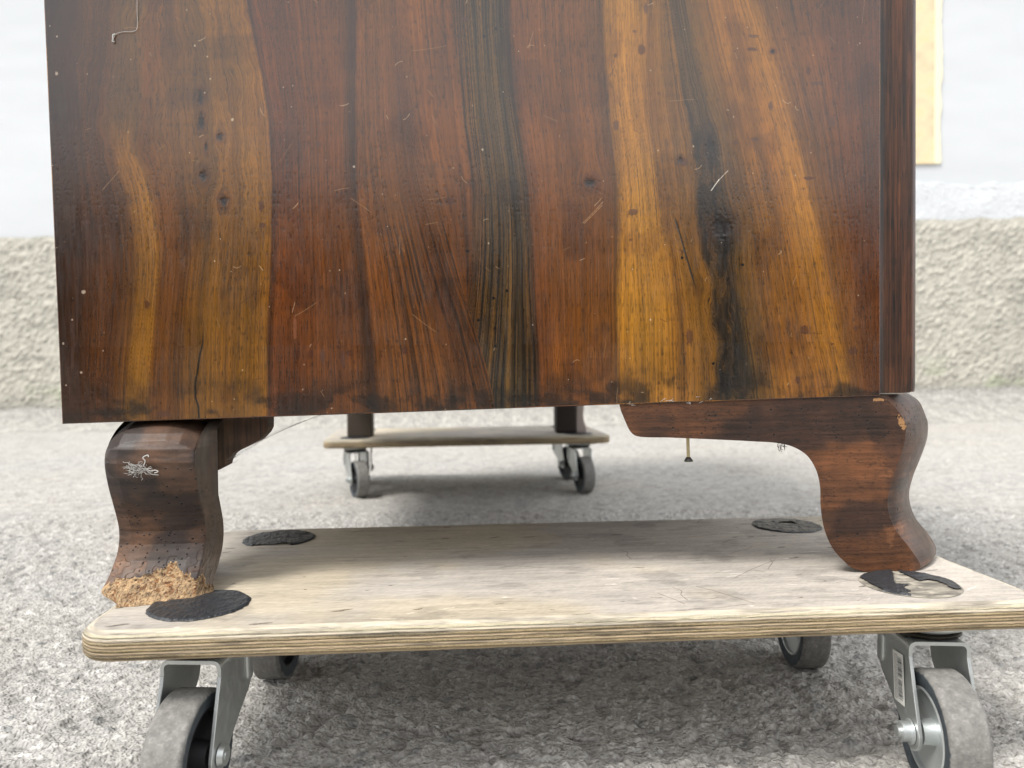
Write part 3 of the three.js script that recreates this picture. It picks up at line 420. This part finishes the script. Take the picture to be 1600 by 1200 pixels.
const stileMat = (() => {
  const m = plainWood(256, 1536, 0.268, 0.25, 0.045, 0.7, (i, j, o) => { const a = i + 6 * noise(i * 0.02, j * 0.004, 701), t = 0.8 + 0.5 * (noise(a * 0.16, j * 0.006, 703) - 0.5) + 0.4 * (noise(a * 0.5, j * 0.015, 705) - 0.5) + 0.5 * (fbm(i * 0.02, j * 0.006, 707) - 0.5) - 0.3 * sstep(0.7, 0.8, noise(a * 0.4, j * 0.05, 709)), k = sstep(120, 30, i + 25 * noise(j * 0.01, 1, 711)), w = sstep(0.74, 0.8, noise(i * 0.05, j * 0.02, 713)) * 0.3; o[0] = lerp(76, 40, k) * t + 40 * w; o[1] = lerp(44, 28, k) * t + 26 * w; o[2] = lerp(26, 21, k) * t + 16 * w; });
  return std({ map: m, roughness: 0.36 });
})();
const sideWood = std({ color: new THREE.Color(0.06, 0.026, 0.012), roughness: 0.45 });
{
  const s = new THREE.Shape(); s.moveTo(-0.3115, 0.2478); s.lineTo(-0.1, 0.2522); s.lineTo(0.06, 0.2560); s.lineTo(0.2742, 0.2602); s.lineTo(0.2718, 0.95); s.lineTo(-0.3242, 0.95); s.lineTo(-0.3115, 0.2478);
  part('side_panel', new THREE.ExtrudeGeometry(s, { depth: 0.018, bevelEnabled: true, bevelSize: 0.0008, bevelThickness: 0.0009, bevelSegments: 2 }).translate(0, 0, -0.0189), veneer, chest, 'figured walnut veneer panel with dark streaks');
  // moulded corner stile with a hollow beside the panel and a rounded outer edge
  const prof = [[0.0000, -0.0060], [0.0006, -0.0022], [0.0022, -0.0030], [0.0055, -0.0037], [0.0090, -0.0031], [0.0125, -0.0014], [0.0155, -0.0002], [0.0190, 0.0000], [0.0235, -0.0003], [0.0265, -0.0014], [0.0288, -0.0036], [0.0300, -0.0072], [0.0302, -0.0300], [0.0, -0.0300]];
  const rings = []; for (let k = 0; k <= 60; k++) { const t = Math.pow(k / 60, 1.6), y = lerp(0.2612, 0.95, t), e = Math.exp(-k / 1.2) * 0.0012; rings.push(prof.map(([x, z]) => [0.2753 - 0.0024 * t + x * (1 - e * 40 * (x > 0.02 ? 1 : 0)), y + (k === 0 ? 0.0006 * (x / 0.03) + (x > 0.026 ? 0.0018 : 0) : 0), z - e * 0.4 + 0.0003 * (noise(y * 60, x * 300, 715) - 0.5)])); }
  part('corner_stile', loft(rings, (p) => [p[0], p[1]], 0.5), stileMat, chest, 'dark moulded corner stile');
  part('carcass', new THREE.BoxGeometry(0.585, 0.69, 1.165).translate(-0.014, 0.613, -0.605), sideWood, chest);
  part('bottom_board', new THREE.BoxGeometry(0.57, 0.012, 1.15).translate(-0.014, 0.2615, -0.6), std({ color: new THREE.Color(0.11, 0.075, 0.045), roughness: 0.8 }), chest);
  part('top_board', new RoundedBoxGeometry(0.66, 0.028, 1.26, 3, 0.008).translate(-0.008, 0.972, -0.6), sideWood, chest);
}
// ---- near left leg: an ogee block whose foot has broken away
const legLeft = (() => {
  const SX = 0.20, SY = 0.13, W = 1280, H = 832;
  const holes = []; { const R = rng(721); for (let k = 0; k < 105; k++) { const y = 0.139 + 0.070 * Math.pow(R(), 1.1), x = R() * 0.062; holes.push([x, y, 0.00036 + 0.00052 * R() * R()]); } for (let k = 0; k < 9; k++) holes.push([R() * 0.06, 0.2 + 0.03 * R(), 0.0005]); for (let k = 0; k < 70; k++) holes.push([0.064 + R() * 0.055, 0.14 + 0.065 * R(), 0.0003 + 0.0003 * R()]); }
  const cells = new Map(); for (const h of holes) { for (let a = -1; a < 2; a++) for (let b = -1; b < 2; b++) { const k = (Math.floor(h[0] / 0.003) + a) + ',' + (Math.floor(h[1] / 0.003) + b); if (!cells.has(k)) cells.set(k, []); cells.get(k).push(h); } }
  const at = (x, y) => { let m = 0; for (const [hx, hy, r] of cells.get(Math.floor(x / 0.003) + ',' + Math.floor(y / 0.003)) || []) m = Math.max(m, sstep(1.25, 0.8, Math.hypot(x - hx, (y - hy) * 1.1) / r)); return m; };
  const map = plainWood(W, H, -0.01, 0.122, SX, SY, (i, j, o) => {
    const x = -0.01 + i / W * SX, y = 0.122 + j / H * SY, hm = at(x, y), g = noise(y * 420 + 3 * noise(x * 40, y * 60, 731), x * 60, 733), b = fbm(x * 55, y * 60, 735, 5), c = fbm(x * 24 + 5, y * 34, 737, 4), f = noise(x * 900, y * 1400, 739);
    const side = sstep(0.0605, 0.0625, x);
    let t = 0.9 + 0.34 * (g - 0.5) + 0.6 * (b - 0.5) + 0.16 * (f - 0.5); const dk = sstep(0.46, 0.62, c);
    let R = lerp(80, 48, dk) * t, G = lerp(57, 36, dk) * t, B = lerp(42, 31, dk) * t;
    const red = sstep(0.55, 0.7, fbm(x * 40, y * 30, 741)) * sstep(0.18, 0.15, y); R += 8 * red; G += 4 * red;
    const peel = sstep(0.64, 0.70, noise(x * 260, y * 330, 743)) * sstep(0.165, 0.145, y); R += 16 * peel; G += 12 * peel; B += 8 * peel;
    const dust = side * (0.72 + 0.6 * (fbm(x * 70, y * 50, 745, 4) - 0.4)); R = lerp(R, 78, clamp(dust)); G = lerp(G, 71, clamp(dust)); B = lerp(B, 63, clamp(dust));
    o[0] = lerp(R, 8, hm); o[1] = lerp(G, 5, hm); o[2] = lerp(B, 4, hm);
  });
  const bt = metres(greyTex(W / 2, H / 2, (i, j) => { const x = -0.01 + i * 2 / W * SX, y = 0.122 + j * 2 / H * SY; return 0.5 - 0.5 * at(x, y) + 0.25 * (noise(y * 420, x * 50, 733) - 0.5) + 0.35 * sstep(0.6, 0.72, noise(x * 260, y * 330, 743)) * sstep(0.168, 0.145, y) + 0.3 * (fbm(x * 160, y * 160, 747) - 0.5); }, THREE.MirroredRepeatWrapping), -0.01, 0.122, SX, SY);
  const rt = metres(greyTex(320, 208, (i, j) => { const x = -0.01 + i / 320 * SX, y = 0.122 + j / 208 * SY; return clamp(0.56 + 0.24 * (fbm(x * 60, y * 60, 751) - 0.5) + 0.5 * sstep(0.060, 0.063, x) + 0.14 * sstep(0.205, 0.185, y) * sstep(0.146, 0.155, y), 0.15, 0.95); }, THREE.MirroredRepeatWrapping), -0.01, 0.122, SX, SY);
  const mat = std({ map, bumpMap: bt, bumpScale: 0.0012, roughness: 1, roughnessMap: rt });
  const rc = metres(colorTex(512, 512, (i, j, o) => { const a = fbm(i / 34, j / 14, 761, 5), b = noise(i / 7, j / 3, 763), c = sstep(0.60, 0.68, fbm(i / 20 + 40, j / 14, 765, 4)), h = sstep(0.74, 0.80, noise(i / 7, j / 7, 767)); const t = 0.84 + 0.5 * (a - 0.5) + 0.25 * (b - 0.5); o[0] = lerp(178, 140, c) * t - 50 * h; o[1] = lerp(148, 100, c) * t - 46 * h; o[2] = lerp(111, 64, c) * t - 36 * h; }), 0, 0, 0.05, 0.05);
  const rb = metres(greyTex(256, 256, (i, j) => fbm(i / 9, j / 9, 771, 5)), 0, 0, 0.05, 0.05);
  const rawMat = std({ map: rc, bumpMap: rb, bumpScale: 0.0018, roughness: 0.9 });
  const Zp = [[0.1265, 0.037], [0.131, 0.030], [0.136, 0.019], [0.141, 0.010], [0.147, 0.003], [0.154, -0.004], [0.163, -0.0075], [0.172, -0.0070], [0.182, -0.0030], [0.192, 0.0020], [0.203, 0.0074], [0.214, 0.0110], [0.224, 0.0125], [0.232, 0.0108], [0.2385, 0.0062], [0.243, -0.0004], [0.2465, -0.0090], [0.249, -0.019]];
  const smooth = (keys) => { const c = new THREE.CatmullRomCurve3(keys.map(([y, z]) => new THREE.Vector3(y, z, 0))); const pts = c.getPoints(300); return (y) => ramp(pts.map((p) => [p.x, p.y]), y)[0]; };
  const zy = smooth(Zp), XL = -0.2815, XR = -0.2200, NF = 64, rows = 130, brk = (f) => ramp([[0, 0.1375], [0.14, 0.1415], [0.34, 0.1420], [0.55, 0.1462], [0.72, 0.1500], [0.83, 0.1440], [1.0, 0.1405], [1.15, 0.1415], [1.4, 0.134], [3, 0.126]], f)[0];
  const rings = []; const raw = [];
  for (let j = 0; j <= rows; j++) {
    const y = lerp(0.1272, 0.2488, j / rows), z0 = zy(y), ring = [], mask = [];
    const shoulder = sstep(0.226, 0.249, y);
    const add = (x, z, f) => {            // f runs 0..1 over the front, then on along the right side
      const b = brk(f) + 0.0022 * (noise(f * 26, y * 300, 781) - 0.5) + 0.0012 * (noise(f * 80, y * 700, 783) - 0.5), r = y < b;
      let X = x, Zz = z; if (r) { const k = sstep(b, b - 0.003, y); Zz -= 0.0020 * k + 0.0032 * k * (fbm(x * 150, y * 190, 785, 3) - 0.42) + 0.014 * clamp(f <= 1 ? f : 1 - (f - 1) / 0.5) * sstep(b + 0.001, 0.128, y); X += 0.002 * k * (fbm(x * 200 + 7, y * 200, 787, 3) - 0.5); if (f < 0.3) X += 0.020 * sstep(0.3, -0.05, f) * sstep(0.1345, 0.1272, y); }
      ring.push([X, y, Zz]); mask.push(r);
    };
    const lr = 0.006 + 0.010 * shoulder, rr = 0.0022 + 0.012 * shoulder;
    const back = -0.056;
    for (let k = 0; k < 20; k++) add(XL, lerp(back, z0 - lr, k / 20), -0.02 - (1 - k / 20) * 0.6);
    for (let k = 0; k <= NF; k++) { const f = k / NF, x = lerp(XL, XR, f), dl = clamp((x - XL) / lr), dr = clamp((XR - x) / rr); const ze = zy(Math.min(0.249, y + 0.0055 * Math.pow(Math.abs(2 * f - 1), 3) * sstep(0.20, 0.235, y))); let z = ze - lr * (0.5 * (1 - Math.sqrt(1 - (1 - dl) ** 2)) + 0.5 * Math.pow(clamp(1 - (x - XL) / (2.6 * lr)), 2.5)) - rr * (0.5 * (1 - Math.sqrt(1 - (1 - dr) ** 2)) + 0.5 * Math.pow(clamp(1 - (XR - x) / (2.6 * rr)), 2.5)) + 0.0012 * Math.sin(Math.PI * f); add(x, z, f); }
    for (let k = 1; k <= 20; k++) { const t = k / 20, z = lerp(z0 - rr, Math.min(lerp(0.004, -0.013, sstep(0.128, 0.160, y)), z0 - 0.016), t); add(lerp(XR, XR + 0.0085, t), z, 1 + 0.55 * t); } for (let k = 1; k <= 6; k++) add(lerp(XR + 0.0085, XR - 0.010, k / 6), lerp(Math.min(lerp(0.004, -0.013, sstep(0.128, 0.160, y)), z0 - 0.016), back, k / 6), 1.56 + k / 6);
    rings.push(ring); raw.push(mask);
  }
  const n = rings[0].length;
  const arc = rings[60].map((p, k) => k <= 20 ? -0.009 * (1 - k / 20) : k <= 20 + NF ? (k - 20) / NF * 0.06 : 0.0625 + (k - 20 - NF) / 20 * 0.06);
  const [gA, gB] = loft(rings, (p, k, j) => [arc[k % n], p[1]], 0.75, (k, j) => (raw[j][k] && raw[j + 1][k] && raw[j][(k + 1) % n]) ? 1 : 0, 2);
  const leg = part('leg', gA, mat, chest, 'worm holed leg with a broken splintered foot');
  part('broken_foot', gB, rawMat, leg, 'raw broken wood at the foot');
  // bracket behind
  const bs = new THREE.Shape(); bs.moveTo(-0.2200, 0.2535); bs.lineTo(-0.1805, 0.2535); bs.lineTo(-0.1808, 0.2395); bs.lineTo(-0.1826, 0.2360); bs.lineTo(-0.1880, 0.2305); bs.lineTo(-0.2050, 0.2225); bs.quadraticCurveTo(-0.2110, 0.2195, -0.2125, 0.2120); bs.lineTo(-0.2200, 0.2080); bs.lineTo(-0.2200, 0.2535);
  const bmap = plainWood(512, 384, -0.23, 0.2, 0.07, 0.06, (i, j, o) => { const t = 0.9 + 0.5 * (noise(i * 0.12, j * 0.008, 791) - 0.5) + 0.4 * (fbm(i * 0.02, j * 0.02, 793) - 0.5), k = Math.exp(-Math.pow((i - 330 + j * 0.03) / 2.2, 2)), du = sstep(260, 60, i) * (0.5 + 0.5 * noise(i * 0.05, j * 0.05, 795)); o[0] = lerp(72, 84, du) * t * (1 - 0.85 * k); o[1] = lerp(50, 70, du) * t * (1 - 0.85 * k); o[2] = lerp(34, 57, du) * t * (1 - 0.85 * k); });
  part('bracket', new THREE.ExtrudeGeometry(bs, { depth: 0.018, bevelEnabled: true, bevelSize: 0.0006, bevelThickness: 0.0006, bevelSegments: 1 }).translate(0, 0, -0.050), std({ map: bmap, roughness: 0.7 }), leg, 'short split bracket beside the leg');
  return { leg, mat };
})();
// ---- near right leg: bracket and cabriole profile in one piece, its outer ogee face turned away
const rightMat = (() => {
  const X0 = 0.07, Y0 = 0.12, SX = 0.32, SY = 0.145, W = 1600, H = 725, R0 = rng(801), holes = [];
  for (let k = 0; k < 44; k++) holes.push([0.1 + 0.21 * Math.pow(R0(), 0.7), 0.228 + 0.026 * R0(), 0.0004 + 0.0003 * R0()]);
  for (const [x, y] of [[0.2935, 0.172], [0.2425, 0.1545], [0.236, 0.147], [0.258, 0.156], [0.31, 0.163]]) holes.push([x, y, 0.0007]);
  for (let k = 0; k < 26; k++) holes.push([0.29 + 0.04 * R0(), 0.232 + 0.022 * R0(), 0.0004 + 0.0002 * R0()]);
  const at = (x, y) => { let m = 0; for (const [hx, hy, r] of holes) { const d = Math.abs(x - hx); if (d < 0.001) m = Math.max(m, sstep(1.25, 0.8, Math.hypot(d, y - hy) / r)); } return m; };
  const map = plainWood(W, H, X0, Y0, SX, SY, (i, j, o) => {
    const x = X0 + i / W * SX, y = Y0 + j / H * SY, a = y + 0.006 * (fbm(x * 18, y * 18, 811) - 0.5), g = noise(a * 620, x * 26, 813), g2 = noise(a * 1700, x * 60, 815), b = fbm(x * 30, y * 55, 817, 5), c = fbm(x * 16 + 9, y * 30, 819, 4), rip = noise(x * 260 + y * 40, y * 60, 821), pore = sstep(0.72, 0.82, noise(x * 500, a * 1500, 823)), hm = at(x, y);
    let t = 0.95 + 0.26 * (g - 0.5) + 0.20 * (g2 - 0.5) + 0.5 * (b - 0.5) + 0.10 * (rip - 0.5); t *= 1 - 0.25 * pore;
    const dk = sstep(0.50, 0.66, c), lt = sstep(0.55, 0.72, fbm(x * 26 + 30, y * 24, 825));
    let R = lerp(84, 54, dk) * t + 18 * lt, G = lerp(53, 36, dk) * t + 11 * lt, B = lerp(33, 27, dk) * t + 6 * lt;
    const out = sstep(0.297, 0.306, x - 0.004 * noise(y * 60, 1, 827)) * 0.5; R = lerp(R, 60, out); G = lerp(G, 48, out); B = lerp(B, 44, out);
    const worn = sstep(0.66, 0.74, fbm(x * 95, y * 95, 829, 4)) * sstep(0.27, 0.285, x); R += 24 * worn; G += 17 * worn; B += 11 * worn;
    const rusty = sstep(0.57, 0.66, fbm(x * 70 + 11, y * 90, 831, 4)) * sstep(0.135, 0.128, y); R += 34 * rusty; G += 14 * rusty;
    o[0] = lerp(R, 8, hm); o[1] = lerp(G, 5, hm); o[2] = lerp(B, 4, hm);
  });
  // a fresh chip at the shoulder
  { const d = map.image.data; for (let j = 0; j < H; j++) for (let i = 1000; i < 1280; i++) { const x = X0 + i / W * SX, y = Y0 + j / H * SY, q = Math.min(Math.hypot((x - 0.2925) / 0.0034, (y - 0.2385 + (x - 0.2925) * 1.1) / 0.0040), Math.hypot((x - 0.273) / 0.006, (y - 0.2565) / 0.0012)) + 0.8 * (noise(x * 900, y * 900, 841) - 0.5), m = sstep(1.05, 0.9, q), p = (j * W + i) * 4; d[p] = lerp(d[p], 150, m); d[p + 1] = lerp(d[p + 1], 112, m); d[p + 2] = lerp(d[p + 2], 74, m); } }
  const bt = metres(greyTex(W / 2, 363, (i, j) => { const x = X0 + i * 2 / W * SX, y = Y0 + j / 363 * SY; return 0.5 - 0.5 * at(x, y) + 0.2 * (noise(y * 700, x * 30, 813) - 0.5) + 0.3 * (fbm(x * 140, y * 140, 843) - 0.5); }, THREE.MirroredRepeatWrapping), X0, Y0, SX, SY);
  const rt = metres(greyTex(400, 181, (i, j) => { const x = X0 + i / 400 * SX, y = Y0 + j / 181 * SY; return clamp(0.58 - 0.22 * sstep(0.285, 0.300, x) + 0.25 * (fbm(x * 60, y * 60, 845) - 0.5), 0.2, 0.9); }, THREE.MirroredRepeatWrapping), X0, Y0, SX, SY);
  return new THREE.MeshPhysicalMaterial({ map, bumpMap: bt, bumpScale: 0.0009, roughness: 1, roughnessMap: rt, specularIntensity: 0.7 });
})();
{
  // rows: inner outline x, y | front edge x, y | outer silhouette x
  const rows = [[0.0782, 0.2575, 0.2770, 0.2598, 0.3180], [0.0795, 0.2510, 0.2820, 0.2552, 0.3256], [0.0814, 0.2462, 0.2855, 0.2520, 0.3287], [0.0840, 0.2400, 0.2892, 0.2480, 0.3309], [0.0866, 0.2354, 0.2922, 0.2441, 0.3325], [0.0905, 0.2324, 0.2942, 0.2405, 0.3339], [0.1169, 0.2307, 0.2953, 0.2372, 0.3352], [0.1504, 0.2288, 0.2955, 0.2345, 0.3355], [0.1793, 0.2269, 0.2953, 0.2318, 0.3356], [0.1962, 0.2255, 0.2950, 0.2295, 0.3355], [0.2084, 0.2225, 0.2945, 0.2250, 0.3352], [0.2191, 0.2158, 0.2925, 0.2178, 0.3333], [0.2262, 0.2047, 0.2880, 0.2050, 0.3283], [0.2291, 0.1928, 0.2836, 0.1928, 0.3233], [0.2297, 0.1775, 0.2814, 0.1775, 0.3201], [0.2324, 0.1610, 0.2862, 0.1610, 0.3247], [0.2389, 0.1461, 0.2976, 0.1461, 0.3365], [0.2480, 0.1358, 0.3050, 0.1358, 0.3425], [0.2545, 0.1308, 0.3075, 0.1308, 0.3427], [0.2640, 0.1275, 0.3050, 0.1275, 0.3400]];
  const c1 = new THREE.CatmullRomCurve3(rows.map((r) => new THREE.Vector3(r[0], r[1], 0)), false, 'centripetal'), c2 = new THREE.CatmullRomCurve3(rows.map((r) => new THREE.Vector3(r[2], r[3], r[4])), false, 'centripetal');
  const rings = [], M = 150;
  for (let k = 0; k <= M; k++) {
    const a = c1.getPoint(k / M), b = c2.getPoint(k / M), ring = [], depth = 0.034, bev = a.x < 0.2 ? 0.006 : 0.030;
    const w = b.z - b.x, zc = -0.020, xs = b.z;
    for (let q = 0; q < 14; q++) { const t = q / 14; ring.push([lerp(a.x, b.x, t), lerp(a.y, b.y, t), -0.0012]); }
    for (let q = 0; q <= 12; q++) { const t = q / 12; ring.push([lerp(b.x, xs, 0.22 * Math.sin(t * Math.PI / 2) + t * 0.78), b.y, -0.0012 + (zc - 0.016) * (0.22 * (1 - Math.cos(t * Math.PI / 2)) + 0.78 * t)]); }
    ring.push([xs - 0.0004, b.y, -0.044], [xs - 0.004, b.y, -0.056]);
    ring.push([Math.min(lerp(a.x, xs, 0.5) + bev, xs - 0.01), Math.min(a.y + bev * 0.9 * (a.x < 0.22 ? 1 : 0.0), 0.258), -depth]);
    for (let q = 3; q >= 0; q--) { const t = q / 4; ring.push([lerp(a.x, lerp(a.x, xs, 0.5), t * 0.8) + bev * (0.55 + 0.3 * t), Math.min(a.y + (a.x < 0.22 ? 0.004 : 0.001), 0.258), -depth * (0.7 + 0.3 * t)]); }
    rings.push(ring);
  }
  const g = loft(rings, (p) => [p[0] - 0.35 * Math.min(0, p[2] + 0.03), p[1]], 0.55);
  const leg = part('leg', g, rightMat, chest, 'cabriole leg with a long bracket along the panel');
  // loose screw hanging under the bracket
  const sm = std({ color: new THREE.Color(0.45, 0.38, 0.22), metalness: 0.8, roughness: 0.4 }), screw = part('screw', new THREE.CylinderGeometry(0.00125, 0.00125, 0.022, 12).translate(0, 0.011, 0), sm, leg, 'loose screw hanging head down');
  screw.position.set(0.1328, 0.2128, -0.012); screw.rotation.z = 0.03;
  const hr = new THREE.Mesh(lathe([[0.0001, 0.0022], [0.0014, 0.0022], [0.0033, -0.0006], [0.0032, -0.0012], [0.0001, -0.0014]], 20), std({ color: new THREE.Color(0.05, 0.045, 0.04), metalness: 0.5, roughness: 0.6 })); hr.name = 'screw_head'; hr.castShadow = true; screw.add(hr);
  // splinters where bracket meets panel
}
// ---- far legs
{
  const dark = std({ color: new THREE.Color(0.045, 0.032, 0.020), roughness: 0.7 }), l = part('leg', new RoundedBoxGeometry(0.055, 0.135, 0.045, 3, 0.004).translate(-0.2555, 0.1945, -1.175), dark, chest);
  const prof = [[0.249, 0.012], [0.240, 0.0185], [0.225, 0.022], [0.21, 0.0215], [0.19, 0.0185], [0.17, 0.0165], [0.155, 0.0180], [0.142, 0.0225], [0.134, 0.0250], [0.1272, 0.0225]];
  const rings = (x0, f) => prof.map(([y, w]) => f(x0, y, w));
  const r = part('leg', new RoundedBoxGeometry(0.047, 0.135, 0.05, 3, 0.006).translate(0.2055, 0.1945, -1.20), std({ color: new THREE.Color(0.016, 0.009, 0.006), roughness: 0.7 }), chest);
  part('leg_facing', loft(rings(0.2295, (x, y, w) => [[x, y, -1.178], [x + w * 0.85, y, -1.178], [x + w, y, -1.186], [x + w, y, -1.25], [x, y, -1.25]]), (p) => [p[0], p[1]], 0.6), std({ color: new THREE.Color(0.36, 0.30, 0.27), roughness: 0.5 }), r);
}
// ---------------------------------------------------------------- cobwebs and lint
const toChest = (x, y, z) => { const v = new THREE.Vector3(x, y, z).applyAxisAngle(new THREE.Vector3(0, 1, 0), 0.07); return [v.x, v.y, v.z - 0.553]; };
{
  const web = std({ color: new THREE.Color(0.42, 0.41, 0.39), roughness: 0.9 }), grey = std({ color: new THREE.Color(0.20, 0.19, 0.18), roughness: 0.9 });
  const tag = (m, label, category) => { m.name = numbered(m.name); m.userData = { label, category }; };
  const line = (pts, r) => tube(pts.map((p) => toChest(...p)), r, 5);
  const R = rng(901), clump = [];
  const fz = 0.0165;
  for (let k = 0; k < 46; k++) { const cx = -0.2562 + 0.009 * (R() - 0.5), cy = 0.2165 + 0.006 * (R() - 0.5), pts = []; let a = R() * 6.3; let x = cx, y = cy; for (let q = 0; q < 6; q++) { pts.push([x, y, fz - 0.001 + 0.002 * R() - 14 * Math.pow(y - 0.222, 2)]); a += 2.4 * (R() - 0.5); x += 0.0015 * Math.cos(a); y += 0.0011 * Math.sin(a); } clump.push(line(pts, 0.00010 + 0.00016 * R() * R())); }
  for (const pts of [[[-0.2515, 0.219, fz], [-0.2505, 0.2225, fz], [-0.2520, 0.2245, fz], [-0.2490, 0.2262, fz - 0.001], [-0.2482, 0.2250, fz]], [[-0.2505, 0.2175, fz], [-0.2470, 0.2155, fz], [-0.2440, 0.2160, fz], [-0.2420, 0.2150, fz], [-0.2445, 0.2140, fz]], [[-0.2500, 0.2165, fz], [-0.2475, 0.2135, fz - 0.001], [-0.2425, 0.2125, fz - 0.0015]]]) clump.push(line(pts, 0.00036));
  const c = part('cobweb', mergeGeometries(clump), web, scene); tag(c, 'tangled white cobweb tuft stuck on the broken left leg', 'cobweb');
  const strands = [];
  for (let k = 0; k < 5; k++) strands.push(line([[-0.2105 + 0.001 * R(), 0.2195 - 0.004 * R(), -0.034], [-0.196 + 0.003 * R(), 0.224 + 0.003 * R(), -0.032], [-0.178 + 0.004 * R(), 0.2335 + 0.003 * R(), -0.026], [-0.155 + 0.006 * k, 0.2445 + 0.002 * k, -0.012]], 0.00006 + 0.00004 * R()));
  for (let k = 0; k < 8; k++) { const x = -0.2105 + 0.006 * R(), y = 0.2145 + 0.006 * R(); strands.push(line([[x, y, -0.033], [x + 0.003 * (R() - 0.3), y + 0.003 * (R() - 0.5), -0.033], [x + 0.006 * (R() - 0.3), y + 0.005 * (R() - 0.5), -0.033]], 0.00010)); }
  const s = part('cobweb', mergeGeometries(strands), grey, scene); tag(s, 'thin cobweb strands stretched from the left bracket to the panel edge', 'cobweb');
  const fl = []; for (let k = 0; k < 12; k++) { const x = 0.1975 + 0.006 * R(), y = 0.2235 - 0.003 * R(); fl.push(line([[x, y + 0.002, -0.004], [x + 0.002 * (R() - 0.5), y, -0.003], [x + 0.005 * (R() - 0.2), y - 0.003 * R(), -0.003]], 0.00018)); }
  const f = part('lint', mergeGeometries(fl), std({ color: new THREE.Color(0.05, 0.04, 0.035), roughness: 0.95 }), scene); tag(f, 'dark lint tuft hanging under the right bracket near its curve', 'lint');
  const th = part('thread', mergeGeometries([line([[-0.2555, 0.560, 0.0005], [-0.2555, 0.530, 0.0008], [-0.2560, 0.5175, 0.0010], [-0.2585, 0.5160, 0.0012], [-0.2660, 0.5155, 0.0010], [-0.2700, 0.5138, 0.0012], [-0.2710, 0.5115, 0.0010]], 0.00016), line([[-0.2700, 0.5138, 0.0012], [-0.2716, 0.5132, 0.0014], [-0.2716, 0.5105, 0.0014], [-0.2722, 0.5090, 0.0010], [-0.2708, 0.5088, 0.0012]], 0.0005)]), web, scene); tag(th, 'pale thread with a knotted end on the upper left of the panel', 'thread');
  const jl = []; for (let k = 0; k < 11; k++) { const x = 0.085 + 0.05 * R() + (R() < 0.4 ? 0.02 : 0), y = 0.2545 + 0.0045 * R() + (x - 0.08) * 0.02; jl.push(line([[x, y, 0.0012], [x + 0.004 * (R() - 0.5), y + 0.003 * (R() - 0.5), 0.0022], [x + 0.007 * (R() - 0.5), y + 0.004 * (R() - 0.5), 0.0012]], 0.00008 + 0.00007 * R())); }
  const j = part('cobweb', mergeGeometries(jl), web, scene); tag(j, 'frayed cobweb lint along the joint of panel and right bracket', 'cobweb');
}
scene.traverse((o) => { if (o.isMesh) o.castShadow = o.receiveShadow = true; });
renderer.render(scene, camera);
